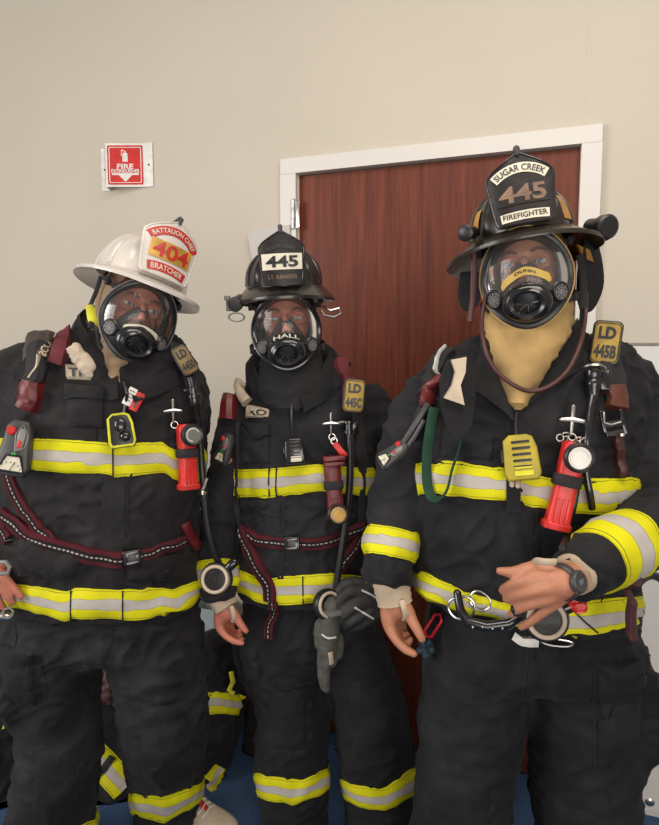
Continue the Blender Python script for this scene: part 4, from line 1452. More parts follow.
# C
cc = cen(522, 480, 1.38)
sub(C, 'storm_flap', strip([(523, 402), (521, 440), (522, 500), (524, 560), (524, 606)], 0.060, C['cb'], off=0.001, thick=0.002), 'coat_b')
g1 = ring_band(C['tb'], C['cb'], cc, [(405, 461), (458, 463), (520, 470), (521, 474), (560, 478), (620, 478)], [(405, 492), (460, 496), (519, 502), (520, 504), (560, 512), (620, 516)])
sub(C, 'reflective_band', g1, 'band')
g2 = ring_band(C['tb'], C['cb'], cc, [(412, 570), (424, 571), (445, 582), (470, 593), (505, 603), (530, 608), (560, 604), (592, 600), (634, 596)], [(412, 590), (424, 594), (445, 603), (470, 612), (500, 620), (530, 634), (558, 641), (600, 640), (636, 630)])
sub(C, 'reflective_band', g2, 'band')
A0, A1 = P(397, 512, 1.35), P(386, 577, 1.295)
sub(C, 'reflective_band', axis_band(bvh(C_ra), C['cb'], A0, A1, 0.30, 0.72), 'band')
A0, A1 = P(662, 524, 1.21), P(577, 572, 1.06)
sub(C, 'reflective_band', axis_band(bvh(C_la), C['cb'], A0, A1, 0.40, 0.80), 'band')
sub(C, 'pocket', patch([(440, 425), (497, 430), (494, 462), (438, 458)], C['cb'], 0.008), 'coat_b')
# B
cb_ = cen(305, 480, 1.748)
sub(B, 'storm_flap', strip([(290, 410), (284, 450), (276, 500), (274, 560), (274, 606)], 0.052, B['cb'], off=0.001, thick=0.002), 'coat_b')
sub(B, 'reflective_band', ring_band(B['tb'], B['cb'], cb_, [(236, 469), (262, 469), (276, 468), (320, 464), (358, 468)], [(236, 497), (262, 497), (276, 496), (320, 491), (360, 495)]), 'band')
sub(B, 'reflective_band', ring_band(B['tb'], B['cb'], cb_, [(236, 568), (255, 574), (268, 578), (272, 577), (304, 575), (330, 573), (370, 577)], [(236, 590), (255, 600), (268, 604), (272, 604), (304, 604), (330, 602), (370, 600)]), 'band')
A0, A1 = P(219, 545, 1.68), P(219, 597, 1.62)
sub(B, 'reflective_band', axis_band(bvh(B_ra), B['cb'], A0, A1, 0.32, 0.82), 'band')
sub(B, 'pocket', patch([(242, 424), (270, 425), (271, 465), (242, 464)], B['cb'], 0.008), 'coat_b')
sub(B, 'pocket_flap', patch([(241, 422), (271, 423), (271, 436), (256, 443)], B['cb'], 0.013), 'coat_b')
sub(B, 'pocket', patch([(240, 500), (268, 500), (268, 508), (240, 508)], B['cb'], 0.010), 'coat_b')
# A
ca = cen(101, 480, 1.652)
sub(A, 'storm_flap', strip([(116, 395), (114, 440), (113, 500), (112, 560), (112, 618)], 0.055, A['cb'], off=0.001, thick=0.002), 'coat')
sub(A, 'reflective_band', ring_band(A['tb'], A['cb'], ca, [(-2, 438), (30, 438), (70, 440), (112, 443), (114, 444), (165, 442), (168, 449), (206, 452)], [(-2, 470), (30, 469), (70, 473), (112, 474), (114, 477), (168, 472), (170, 480), (206, 482)]), 'band')
sub(A, 'reflective_band', ring_band(A['tb'], A['cb'], ca, [(0, 584), (20, 585), (42, 587), (70, 592), (72, 588), (110, 588), (122, 589), (124, 588), (150, 588), (160, 587), (174, 590), (176, 588), (196, 580)], [(0, 606), (20, 609), (42, 614), (70, 621), (72, 617), (110, 618), (122, 619), (124, 620), (150, 618), (160, 612), (168, 616), (172, 617), (186, 606), (196, 597)]), 'band')
sub(A, 'pocket', patch([(66, 388), (106, 390), (106, 430), (66, 428)], A['cb'], 0.009), 'coat')
sub(A, 'pocket_flap', patch([(63, 384), (108, 386), (107, 400), (64, 400)], A['cb'], 0.015), 'coat')
sub(A, 'pocket', patch([(18, 535), (84, 556), (76, 580), (16, 576)], A['cb'], 0.016, bow=0.010), 'coat')
sub(A, 'pocket', patch([(126, 560), (178, 552), (178, 580), (126, 582)], A['cb'], 0.012, bow=0.008), 'coat')


def collar(d, pts, m, nm='collar', wid=0.010):
    """upright collar: list of (bottom px, py, Y, top px, py, Y) going round the neck"""
    sp = spline(pts, (len(pts) - 1) * 5)
    rows = []
    for i, (x0, y0, Y0, x1, y1, Y1) in enumerate(sp):
        a, b = P(x0, y0, Y0), P(x1, y1, Y1)
        mid = (a + b) / 2
        fr = []
        for j in range(9):
            t = j / 8
            q = a.lerp(b, t)
            q += Vector((0, -1, 0)) * 0.008 * math.sin(math.pi * t) + Vector((0, 0, 1)) * 0.003 * noise.noise(q * 25)
            q += Vector((0, 1, 0)) * 0.006 * noise.noise(q * 18)
            fr.append(q)
        bk = [q + Vector((0, wid * (0.5 + math.sin(math.pi * j / 8)), 0.002)) for j, q in enumerate(fr)]
        rows.append(fr + bk[::-1])
    mb = Mb(); mb.grid(rows, closeU=True, cap0=True, cap1=True)
    return sub(d, nm, mb, m)


# C: open collar, a flap each side of the yellow hood
collar(C, [(475, 372, 1.30, 486, 322, 1.36), (470, 385, 1.25, 490, 338, 1.30), (486, 398, 1.225, 502, 368, 1.265), (505, 412, 1.215, 514, 396, 1.245), (512, 420, 1.205, 518, 412, 1.235)], 'lining')
collar(C, [(592, 352, 1.36, 578, 318, 1.38), (588, 366, 1.29, 572, 330, 1.315), (568, 376, 1.245, 552, 350, 1.275), (540, 394, 1.225, 534, 374, 1.255), (524, 412, 1.215, 522, 398, 1.245)], 'lining')
# throat tab hanging open on his right side
m = Mb()
o = [(448, 360), (466, 355), (476, 372), (474, 400), (471, 425), (457, 440), (446, 428), (441, 405), (440, 380)]
p0 = [P(x, y, 1.205 - 0.0004 * (y - 355) + 0.02) for x, y in o]
m.add([q + Vector((0, -0.008, 0)) for q in p0] + [q + Vector((0, 0.012, 0)) for q in p0], [tuple(range(len(o)))[::-1], tuple(range(len(o), 2 * len(o)))] + [(i, (i + 1) % len(o), len(o) + (i + 1) % len(o), len(o) + i) for i in range(len(o))])
sub(C, 'throat_tab', m, 'lining')
m = Mb()
o = [(451, 360), (466, 357), (465, 372), (460, 385), (464, 405), (444, 398), (452, 385), (455, 372)]
p0 = [P(x, y, 1.190 - 0.0004 * (y - 355) + 0.02) for x, y in o]
m.add([q + Vector((0, -0.006, 0)) for q in p0] + [q + Vector((0, 0.008, 0)) for q in p0], [tuple(range(len(o)))[::-1], tuple(range(len(o), 2 * len(o)))] + [(i, (i + 1) % len(o), len(o) + (i + 1) % len(o), len(o) + i) for i in range(len(o))])
sub(C, 'collar_tab', m, 'cream', lab='cream suede tab hanging from the collar')
# B: closed dark collar
collar(B, [(252, 388, 1.76, 256, 362, 1.76), (258, 398, 1.67, 254, 366, 1.70), (274, 408, 1.625, 262, 378, 1.65), (292, 412, 1.61, 284, 392, 1.63), (300, 408, 1.60, 296, 390, 1.62)], 'lining')
collar(B, [(348, 380, 1.77, 330, 350, 1.77), (340, 392, 1.69, 328, 356, 1.71), (324, 402, 1.63, 318, 374, 1.655), (304, 412, 1.61, 300, 392, 1.63)], 'lining')
m = Mb(); 
m = strip([(243, 376, .7), (244, 384, 1), (242, 392, .8), (249, 404, 1.2)], 0.026, B['all'], off=0.022, thick=0.006)
sub(B, 'collar_tab', m, 'cream', lab='cream tab at the collar')
# A: tall rumpled collar
collar(A, [(80, 345, 1.70, 96, 306, 1.70), (74, 362, 1.60, 80, 314, 1.64), (86, 384, 1.535, 88, 334, 1.585), (104, 398, 1.50, 100, 356, 1.54), (118, 398, 1.49, 118, 376, 1.515)], 'lining', wid=0.016)
collar(A, [(196, 362, 1.68, 178, 340, 1.69), (186, 380, 1.58, 172, 352, 1.60), (160, 394, 1.52, 150, 366, 1.55), (134, 402, 1.49, 130, 378, 1.52)], 'lining', wid=0.014)


# name patches
def namepatch(d, corners, txt, m='cream', tm='dgrey'):
    mb = patch(corners, d['cb'], 0.004, 10, 6, bev=0.02, off=0.003)
    o = sub(d, 'name_patch', mb, m, lab='pale name patch')
    tl, tr, br, bl = [Vector((*c, 0)) for c in corners]

    def f(u, v):
        x = 0.5 + u; y = 0.5 - v
        q = (tl.lerp(tr, x)).lerp(bl.lerp(br, x), y)
        h_, n_ = hit(d['cb'], q.x, q.y)
        if h_ is None: return P(q.x, q.y, 1.5)
        return h_ - ray(q.x, q.y) * 0.0105
    t = Mb(); lettering(t, txt, f, 0.8, 0.6, 0, 0, 0.03)
    build('patch_lettering', t, tm, parent=d['coat'], smooth=False)


namepatch(A, [(65, 364), (92, 366), (91, 380), (66, 379)], 'TR')
namepatch(B, [(246, 404), (270, 409), (268, 417), (245, 418)], 'RO')

# ------------------------------------------------ wrists
for d, a, b, r0, r1 in ((C, (389, 572, 1.305), (395, 603, 1.297), .040, .036), (B, (219, 594, 1.625), (227, 608, 1.612), .038, .034), (C, (588, 565, 1.08), (571, 576, 1.045), .044, .037), (A, (-26, 570, 1.54), (-14, 577, 1.506), .05, .037)):
    w_ = Mb()
    p0, p1 = P(*a), P(*b)
    n_ = 9
    rows = [(p0.lerp(p1, i / n_)) for i in range(n_ + 1)]
    rr = [r0 + (r1 - r0) * (i / n_) ** 0.8 + 0.0016 * (i % 2) for i in range(n_ + 1)]
    w_.tube(rows + [p1 + (p1 - p0).normalized() * 0.001, p1 - (p1 - p0).normalized() * 0.012], rr + [r1 - 0.004, r1 - 0.005], 22, flat=0.86)
    build('wristlet', w_, 'knit', parent=d['p'])


# thumb loops of the wristlets
def loop(d, pts, w=0.006):
    m = Mb()
    m.tube([P(*q) for q in spline(pts, 14)], w, 8, flat=0.4, up=(0, 1, 0))
    build('thumb_loop', m, 'knit', parent=d['p'])


loop(C, [(402, 600, 1.262), (404, 608, 1.256), (406, 616, 1.262), (404, 620, 1.28)])
loop(B, [(231, 606, 1.583), (233, 612, 1.578), (234, 618, 1.58), (233, 622, 1.59)])
loop(C, [(556, 562, 1.02), (546, 562, 1.02), (537, 561, 1.032), (533, 564, 1.05)])

# ------------------------------------------------ trousers: bands, pads, pockets
own = bvh(A_pants[2])
sub(A, 'reflective_band', ring_band(own, A['pb'], cen(168, 790, 1.75), [(128, 793), (134, 794), (170, 796), (195, 786), (208, 778)], [(128, 818), (134, 815), (165, 824), (190, 810), (208, 795)], n=90), 'band', 'pants')
own = bvh(A_pants[1])
sub(A, 'reflective_band', ring_band(own, A['pb'], cen(52, 830, 1.65), [(5, 828), (60, 834), (95, 820)], [(5, 856), (60, 862), (95, 848)], n=90), 'band', 'pants')
own = bvh(B_pants[1])
sub(B, 'reflective_band', ring_band(own, B['pb'], cen(294, 790, 1.745), [(256, 772), (275, 777), (300, 780), (326, 768)], [(256, 795), (275, 799), (292, 805), (326, 790)], n=90), 'band', 'pants')
own = bvh(B_pants[2])
sub(B, 'reflective_band', ring_band(own, B['pb'], cen(378, 790, 1.745), [(342, 777), (360, 785), (385, 787), (413, 766)], [(342, 798), (360, 808), (385, 810), (413, 796)], n=90), 'band', 'pants')
own = bvh(C_pants[1])
sub(C, 'reflective_band', ring_band(own, C['pb'], cen(460, 900, 1.40), [(410, 900), (505, 900)], [(410, 930), (505, 930)], n=90), 'band', 'pants')
own = bvh(C_pants[2])
sub(C, 'reflective_band', ring_band(own, C['pb'], cen(590, 900, 1.40), [(540, 900), (640, 900)], [(540, 930), (640, 930)], n=90), 'band', 'pants')

for d, cs, m_ in ((B, [(268, 690), (308, 690), (306, 752), (270, 752)], 'pants'), (B, [(348, 686), (392, 682), (396, 750), (352, 752)], 'pants'),
                  (A, [(136, 708), (190, 700), (196, 768), (142, 770)], 'pants_a'), (A, [(36, 748), (78, 752), (80, 825), (30, 825)], 'pants_a'),
                  (C, [(430, 778), (492, 780), (490, 850), (428, 850)], 'pants'), (C, [(548, 790), (612, 790), (616, 860), (550, 860)], 'pants')):
    sub(d, 'knee_pad', patch(cs, d['pb'], 0.004, bow=0.004, bev=0.3), m_, 'pants')
sub(C, 'cargo_pocket', patch([(596, 668), (641, 666), (640, 738), (598, 760)], C['pb'], 0.010, bow=0.012), 'pants', 'pants')
sub(C, 'pocket_flap', patch([(594, 662), (641, 660), (641, 684), (618, 698)], C['pb'], 0.020, bow=0.004), 'pants', 'pants')
sub(B, 'cargo_pocket', patch([(238, 640), (258, 648), (262, 680), (246, 680)], B['pb'], 0.010, bow=0.01), 'pants', 'pants')
sub(A, 'cargo_pocket', patch([(-4, 640), (34, 650), (38, 708), (4, 700)], A['pb'], 0.010, bow=0.01), 'pants_a', 'pants')
for d, pts in ((C, [(527, 606), (527, 636)]), (A, [(113, 440), (113, 478)]), (A, [(123, 588), (123, 622)]), (A, [(72, 588), (72, 622)]), (B, [(270, 466), (270, 498)]), (B, [(277, 466), (277, 498)]), (B, [(270, 576), (270, 606)]), (B, [(303, 574), (303, 606)])):
    sub(d, 'seam', strip(pts, 0.0035, d['cb'], off=0.0085, thick=0.001, cols=2), 'lining', 'coat')
sub(C, 'flap_edge', strip([(513, 452), (513, 480), (513, 512)], 0.026, C['cb'], off=0.013, thick=0.002, cols=3), 'coat_b', 'coat')
# seams and flies
for d, pts, m_ in ((A, [(15, 622), (18, 660), (28, 705)], 'lining'), (A, [(112, 628), (110, 645), (104, 662)], 'lining'), (A, [(38, 655), (44, 680), (46, 700)], 'lining'),
                   (C, [(528, 645), (526, 670), (522, 692)], 'lining'), (C, [(594, 665), (594, 720), (595, 770)], 'lining'), 
                   (B, [(312, 620), (314, 640), (320, 660)], 'lining'), (B, [(256, 684), (280, 690), (320, 680)], 'lining'), (B, [(334, 684), (360, 692), (404, 676)], 'lining')):
    sub(d, 'seam', strip(pts, 0.006, d['pb'], off=0.0012, thick=0.0015, cols=2), m_, 'pants')
for d, pts in ((A, [(97, 400), (96, 440), (96, 478)]), (A, [(166, 400), (170, 470), (170, 540)]), (B, [(262, 425), (262, 500)]), (C, [(532, 420), (532, 600)]), (B, [(282, 420), (280, 500), (280, 604)]), (A, [(128, 480), (127, 540)])):
    sub(d, 'seam', strip(pts, 0.004, d['cb'], off=0.0012, thick=0.0015, cols=2), 'lining', 'coat')


# ------------------------------------------------ footwear (mostly outside the frame)
def shoe(d, px, py, Y, yaw, white=False, s=1.0):
    base = P(px, py, Y); base.z = 0
    T = Matrix.Translation(base) @ Matrix.Rotation(R(yaw), 4, 'Z') @ Matrix.Scale(s, 4)
    sec = [(-0.085, .030, .075), (-0.06, .038, .085), (0.0, .040, .105), (0.04, .042, .085), (0.09, .048, .064), (0.14, .050, .052), (0.18, .040, .044), (0.20, .018, .034)]
    rows = []
    for y, hw, h in spline(sec, 28):
        rows.append([Vector((hw * math.copysign(abs(math.cos(a)) ** 0.75, math.cos(a)), -y, 0.012 + (h * 0.5) + h * 0.5 * math.copysign(abs(math.sin(a)) ** 0.8, math.sin(a)))) for a in [2 * math.pi * k / 28 for k in range(28)]])
    up = Mb(); up.grid(rows, closeU=True, cap0=True, cap1=True, T=T)
    up.tube([(0, 0.03, 0.08), (0, 0.04, 0.105)] if white else [(0, 0.02, 0.09), (0, 0.035, 0.28)], [0.034, 0.036] if white else [0.05, 0.07], 20, T)
    b = build('sneaker' if white else 'boot', up, 'cream' if white else 'black', parent=d['p'])
    so = Mb()
    o = [(0.047 * math.cos(a) * (0.86 if math.sin(a) < 0 else 1.0) * 1.08, -0.057 - 0.15 * math.sin(a)) for a in [2 * math.pi * k / 30 for k in range(30)]]
    so.prism(o, 0.001, 0.026, 0.004, T)
    build('sole', so, 'white' if white else 'gloss', parent=b)
    if white:
        l = Mb()
        for i in range(5):
            q = 0.030 + i * 0.017; y = -q
            z = lerp_poly([(0, .105), (.04, .085), (.09, .064), (.14, .052)], q) + 0.0125
            l.tube([(-0.030, y, z - 0.006), (-0.012, y - 0.004, z + 0.001), (0.012, y + 0.004, z + 0.001), (0.030, y, z - 0.006)], 0.0028, 6, T)
        build('laces', l, 'white', parent=b)
        tg_ = Mb(); tg_.tube([(0, -0.02, 0.108), (0, -0.06, 0.090), (0, -0.10, 0.0725)], [0.012, 0.013, 0.008], 8, T, flat=0.25, up=(0, 0, 1)); build('tongue', tg_, 'shredtxt', parent=b)
        st = Mb().mat('red')
        for s_ in (-1, 1):
            st.tube([(s_ * 0.036, -0.00, 0.088), (s_ * 0.046, -0.03, 0.05), (s_ * 0.050, -0.05, 0.03)], 0.006, 8, T, flat=0.5)
            st.tube([(s_ * 0.037, 0.03, 0.085), (s_ * 0.043, 0.00, 0.05), (s_ * 0.046, -0.01, 0.03)], 0.005, 8, T, flat=0.5)
        build('stripe', st, 'red', parent=b)
    return b


shoe(A, 184, 822, 1.83, 62, True, 0.98)
shoe(A, 52, 880, 1.66, -5)
shoe(B, 296, 860, 1.74, -4); shoe(B, 380, 860, 1.74, 8)
shoe(C, 458, 1000, 1.40, -6); shoe(C, 592, 1000, 1.40, 10)

# ------------------------------------------------ helmets
# C: soot-worn black helmet
TC = C['T'] @ Matrix.Translation((-.004, 0, -.022)) @ Matrix.Rotation(R(7), 4, 'Z') @ Matrix.Rotation(R(-2), 4, 'Y') @ Matrix.Rotation(R(-3), 4, 'X')
hc = helmet(C['p'], TC, 'hbrown', sx=0.112, bw=0.168)
f = front_shield(hc, TC, 'hblack', 0.136, 0.146)
pan = arc_panel(f, 0.112, 0.085, 0.114, 0.020)
build('banner', pan, 'offwhite', parent=hc)
pan = arc_panel(f, 0.094, 0.5, 0.018, 0.018)
build('banner', pan, 'offwhite', parent=hc)
pan = arc_panel(f, 0.106, 2.0, 0.062, 0.042, e=0.0062)
build('number_plate', pan, 'hblack', parent=hc)
t = Mb()
lettering(t, 'SUGAR CREEK', lambda u, v: f(u, v, 0.0066), 0.104, 0.013, 0, 0.114, 0.015, arc=0.085)
build('lettering', t, 'black', parent=hc, smooth=False)
t = Mb()
lettering(t, 'FIREFIGHTER', lambda u, v: f(u, v, 0.0066), 0.086, 0.011, 0, 0.018, 0.015)
build('lettering', t, 'black', parent=hc, smooth=False)
t = Mb(); lettering(t, '445', lambda u, v: f(u, v, 0.0072), 0.092, 0.034, 0, 0.062, 0.03)
build('number', t, 'bronze', parent=hc, smooth=False)
# B: black helmet
hb = helmet(B['p'], B['T'], 'hblack', sx=0.106, sz=0.105, bw=0.138, bf=0.175)
f2 = front_shield(hb, B['T'], 'hblack', 0.120, 0.138)
pan = arc_panel(f2, 0.102, 2.0, 0.060, 0.040, e=0.0065)
build('number_plate', pan, 'offwhite', parent=hb)
t = Mb(); lettering(t, '445', lambda u, v: f2(u, v, 0.0078), 0.082, 0.029, 0, 0.060, 0.035)
build('number', t, 'black', parent=hb, smooth=False)
t = Mb(); lettering(t, 'SUGAR CREEK', lambda u, v: f2(u, v, 0.0060), 0.075, 0.008, 0, 0.098, 0.01, arc=0.10)
build('lettering', t, 'dgrey', parent=hb, smooth=False)
t = Mb(); lettering(t, 'LT. RANGER', lambda u, v: f2(u, v, 0.0060), 0.074, 0.010, 0, 0.022, 0.012)
build('lettering', t, 'bronze', parent=hb, smooth=False)
# A: white chief helmet
TA = A['T'] @ Matrix.Translation((-.002, 0, -.018)) @ Matrix.Rotation(R(6), 4, 'Z') @ Matrix.Rotation(R(2), 4, 'Y') @ Matrix.Rotation(R(-7), 4, 'X')
ha = helmet(A['p'], TA, 'hwhite', sx=0.112, sz=0.118, bw=0.160, bf=0.175, droopk=0.35)
f3 = front_shield(ha, TA, 'hwhite', 0.150, 0.150)
pan = arc_panel(f3, 0.140, 0.080, 0.120, 0.022)
build('banner', pan, 'shredtxt', parent=ha)
pan = arc_panel(f3, 0.100, 0.22, 0.024, 0.022)
build('banner', pan, 'shredtxt', parent=ha)
pan = arc_panel(f3, 0.108, 3.0, 0.066, 0.046, e=0.0065)
build('number_plate', pan, 'gold', parent=ha)
t = Mb()
lettering(t, 'BATTALION CHIEF', lambda u, v: f3(u, v, 0.0068), 0.124, 0.012, 0, 0.120, 0.012, arc=0.080)
build('lettering', t, 'offwhite', parent=ha, smooth=False)
t = Mb()
lettering(t, 'BRATCHER', lambda u, v: f3(u, v, 0.0068), 0.084, 0.014, 0, 0.024, 0.012, arc=0.22)
build('lettering', t, 'offwhite', parent=ha, smooth=False)
t = Mb(); lettering(t, '404', lambda u, v: f3(u, v, 0.0082), 0.094, 0.038, 0, 0.066, 0.02)
build('number', t, 'shredtxt', parent=ha, smooth=False)


# ================================================================ GEAR WORN ON THE COATS
def S(d, px, py, off=0.01, Y=None):
    """point in front of the wearer's clothes"""
    h, n = hit(d['all'], px, py)
    if h is None or (Y and abs(h.y - Y) > 0.12): h = P(px, py, Y or 1.5)
    return h - ray(px, py) * off


def frame(d, px, py, off=0.012, rot=0, blend=0.55, Y=None, yaw=0, pit=0):
    """local frame: x right, y up, z out of the chest"""
    h, n = hit(d['all'], px, py)
    v = -ray(px, py)
    if h is None: h, n = P(px, py, Y or 1.5), v
    else:
        ns = Vector((0, 0, 0)); near = (h - CAM).length; d0 = near
        for dx in (-7, 0, 7):
            for dy in (-7, 0, 7):
                h2, n2 = hit(d['all'], px + dx, py + dy)
                if h2 is None or abs((h2 - CAM).length - d0) > 0.04: continue
                ns += n2 if n2.dot(v) > 0 else -n2
                near = min(near, (h2 - CAM).length)
        if ns.length > 0: n = ns.normalized()
        h = CAM - v * (near * 0.6 + d0 * 0.4)
    if Y: h = P(px, py, Y)
    if n.dot(v) < 0: n = -n
    z = (n * (1 - blend) + v * blend).normalized()
    up = Vector((0, 0, 1)); up = (up - z * up.dot(z)).normalized()
    x = up.cross(z)
    M = Matrix(((x.x, up.x, z.x, 0), (x.y, up.y, z.y, 0), (x.z, up.z, z.z, 0), (0, 0, 0, 1)))
    q = h + v * off
    return Matrix.Translation(q) @ M @ Matrix.Rotation(R(rot), 4, 'Z') @ Matrix.Rotation(R(yaw), 4, 'Y') @ Matrix.Rotation(R(pit), 4, 'X')


def tloc(T):
    return T.to_translation()


def hose(name, pts, r, m, label, cat, ribs=False, group=None):
    sp = [Vector(p) for p in spline([tuple(p) for p in pts], (len(pts) - 1) * 8)]
    mb = Mb(); mb.tube(sp, r, 10)
    return build(name, mb, m, origin=sp[0], label=label, cat=cat, group=group)


def cross_clip(T, label, s=1.0):
    """small polished cross-shaped spring clip with a split ring"""
    t = thing('cross_clip', tloc(T), label, 'clip')
    m = Mb()
    m.limb([(0, 0.026 * s, 0.004), (0, 0.010 * s, 0.006), (0, -0.026 * s, 0.004)], [0.0045 * s, 0.004 * s, 0.003 * s], 8, T)
    m.limb([(-0.019 * s, 0, 0.005), (0, 0.002, 0.006), (0.019 * s, 0, 0.005)], [0.0042 * s, 0.0055 * s, 0.0042 * s], 8, T)
    build('cross', m, 'steel', parent=t)
    m = Mb(); m.torus(0.008 * s, 0.0014, 18, 6, T @ Matrix.Translation((0.002, -0.033 * s, 0.004)))
    build('ring', m, 'steel', parent=t)
    return t


def angle_light(T, label, body='red', L=0.165, s=1.0, lens_top=True, lenscol='reflector'):
    """right-angle torch: boxy body, round head facing forward"""
    t = thing('angle_head_flashlight', tloc(T), label, 'flashlight')
    m = Mb()
    sec = [(-L / 2, .026, .020), (-L / 2 + .010, .027, .021), (-L / 2 + .014, .0225, .018), (-L * .1, .021, .017), (L * .12, .021, .017), (L / 2 - .045, .0225, .019), (L / 2 - .006, .0225, .020), (L / 2, .018, .016)]
    rows = []
    for y, w_, dp in sec:
        rows.append([Vector((w_ * math.copysign(abs(math.cos(a)) ** .55, math.cos(a)), y, 0.022 + dp * math.copysign(abs(math.sin(a)) ** .55, math.sin(a)))) * 1 for a in [2 * math.pi * k / 28 for k in range(28)]])
    m.grid(rows, closeU=True, cap0=True, cap1=True, T=T @ Matrix.Scale(s, 4))
    for k in range(3):
        m.box((-0.010 + 0.010 * k, -L * .28, 0.040), (0.004, L * .28, 0.004), T @ Matrix.Scale(s, 4))
    b = build('body', m, body, parent=t)
    y = L / 2 - .026 if lens_top else -L / 2 + .012
    H_ = T @ Matrix.Scale(s, 4) @ Matrix.Translation((0.006 if lens_top else 0.002, y, 0.040))
    m = Mb(); m.lathe([(0.024, -0.012), (0.0275, 0.002), (0.0275, 0.012), (0.0235, 0.016), (0.0205, 0.015), (0.0200, 0.008)], 30, H_, caps=False)
    build('bezel', m, 'black', parent=t)
    m = Mb(); m.lathe([(0.0205, 0.012), (0.013, 0.006), (0.0065, 0.003), (0.006, 0.009), (0.003, 0.011)], 28, H_)
    build('reflector', m, lenscol, parent=t)
    m = Mb(); m.torus(0.0155, 0.0016, 24, 6, H_ @ Matrix.Translation((0, 0, 0.0125)), arc=(0.4, 4.6))
    build('reflector_ring', m, 'white' if lens_top else 'cream', parent=t)
    m = Mb()
    rows = []
    for yy in (-0.011, -0.009, 0.009, 0.011):
        k = 1.16 if abs(yy) < 0.010 else 1.10
        rows.append([Vector((0.0225 * k * math.copysign(abs(math.cos(a)) ** .55, math.cos(a)), yy + L * .06, 0.022 + 0.019 * k * math.copysign(abs(math.sin(a)) ** .55, math.sin(a)))) for a in [2 * math.pi * q / 28 for q in range(28)]])
    m.grid(rows, closeU=True, T=T @ Matrix.Scale(s, 4))
    build('holding_strap', m, 'bstrap', parent=t)
    return t


def speaker_mic(T, label, m_, w_=0.056, h_=0.078, frame_m=None, cord=None):
    t = thing('speaker_microphone', tloc(T), label, 'microphone')
    o = [(-w_ * .42, -h_ / 2), (w_ * .42, -h_ / 2), (w_ / 2, -h_ * .36), (w_ * .46, h_ * .2), (w_ * .36, h_ * .44), (w_ * .2, h_ / 2), (-w_ * .28, h_ / 2), (-w_ * .46, h_ * .38), (-w_ * .5, -h_ * .36)]
    m = Mb(); m.prism([o[i] for i in range(len(o))], 0.0, 0.026, 0.005, T)
    build('body', m, m_, parent=t)
    if frame_m:
        m = Mb(); pth = [(x * .93, y * .93, 0.026) for x, y in o]; m.tube(pth + [pth[0]], 0.0030, 8, T)
        build('frame', m, frame_m, parent=t)
        m = Mb()
        m.ball((0.0, 0.012, 0.026), (0.014, 0.018, 0.007), 9, T); m.ball((0.008, -0.016, 0.026), (0.013, 0.013, 0.010), 9, T)
        m.torus(0.012, 0.0028, 18, 6, T @ Matrix.Translation((0.006, -0.014, 0.030)), arc=(0.5, 4.4))
        build('grille', m, 'gloss', parent=t)
    else:
        m = Mb()
        for k in range(5):
            m.box((0.001, h_ * (.33 - .135 * k), 0.0262), (w_ * .50, 0.0048, 0.002), T)
        build('grille', m, 'black', parent=t)
        m = Mb(); m.box((0.002, -h_ * .35, 0.027), (w_ * .52, 0.009, 0.002), T); m.box((0.002, -h_ * .23, 0.027), (w_ * .50, 0.003, 0.002), T)
        build('name_bar', m, 'offwhite' if m_ != 'olive' else 'yellow', parent=t)
        m = Mb(); m.box((-w_ * .52, h_ * .05, 0.013), (0.004, h_ * .3, 0.014), T)
        build('talk_button', m, 'black', parent=t)
    if cord:
        m = Mb(); m.tube([Vector(q) for q in spline([tuple(p) for p in cord], 24)], 0.0042, 8)
        build('cord', m, 'black', parent=t)
    return t


def pass_console(T, label, s=1.0, full=True):
    """pressure gauge and alarm console hanging from the shoulder strap"""
    t = thing('gauge_console', tloc(T), label, 'gauge')
    Q = T @ Matrix.Scale(s, 4)
    o = [(-.030, -.072), (.030, -.072), (.040, -.052), (.036, -.01), (.032, .040), (.022, .062), (-.012, .064), (-.026, .048), (-.034, -.01), (-.042, -.052)]
    m = Mb(); m.prism(o, 0, 0.030, 0.007, Q); build('housing', m, 'dgrey', parent=t)
    m = Mb(); m.prism([(.006, -.012), (.020, -.008), (.024, .03), (.019, .044), (.010, .044), (.004, .03)], 0.030, 0.036, 0.002, Q)
    m.tube([(.005, -.012, .033), (.026, .0, .033), (.028, .03, .033), (.014, .052, .033), (.0, .03, .033), (.005, -.012, .033)], 0.002, 6, Q)
    build('grip', m, 'grey', parent=t)
    m = Mb(); m.lathe([(0.011, 0.028), (0.011, 0.034), (0.008, 0.037), (0.002, 0.0375)], 20, Q @ Matrix.Translation((-.012, .036, 0)))
    build('reset_button', m, 'red', parent=t)
    m = Mb(); m.box((.013, .006, .037), (.009, .016, .004), Q); build('indicator', m, 'red', parent=t)
    m = Mb(); m.tube([(-.030, -.060, .033), (.032, -.060, .033), (.020, -.022, .035), (-.012, -.022, .035), (-.030, -.060, .033)], 0.0032, 6, Q)
    build('bezel', m, 'black', parent=t)
    m = Mb(); m.add([Q @ Vector(p) for p in [(-.029, -.060, .0335), (.031, -.060, .0335), (.019, -.024, .0345), (-.011, -.024, .0345)]], [(0, 1, 2, 3)])
    build('dial', m, 'offwhite', parent=t, smooth=False)
    m = Mb()
    for k in range(7):
        a = R(30 + 20 * k); m.box((0.028 * math.cos(a), -.066 + 0.028 * math.sin(a), .0352), (.0012, .005, .0006), Q @ Matrix.Translation((0, 0, 0)))
    m.tube([(0.0, -.060, .036), (.010, -.036, .036)], 0.0009, 5, Q)
    build('needle', m, 'black', parent=t)
    m = Mb(); m.ball((.004, -.018, .034), (.006, .004, .003), 8, Q); build('status_lamp', m, mat('green_lamp', (0.02, 0.35, 0.03), 0.3) if 'green_lamp' not in bpy.data.materials else bpy.data.materials['green_lamp'], parent=t)
    return t


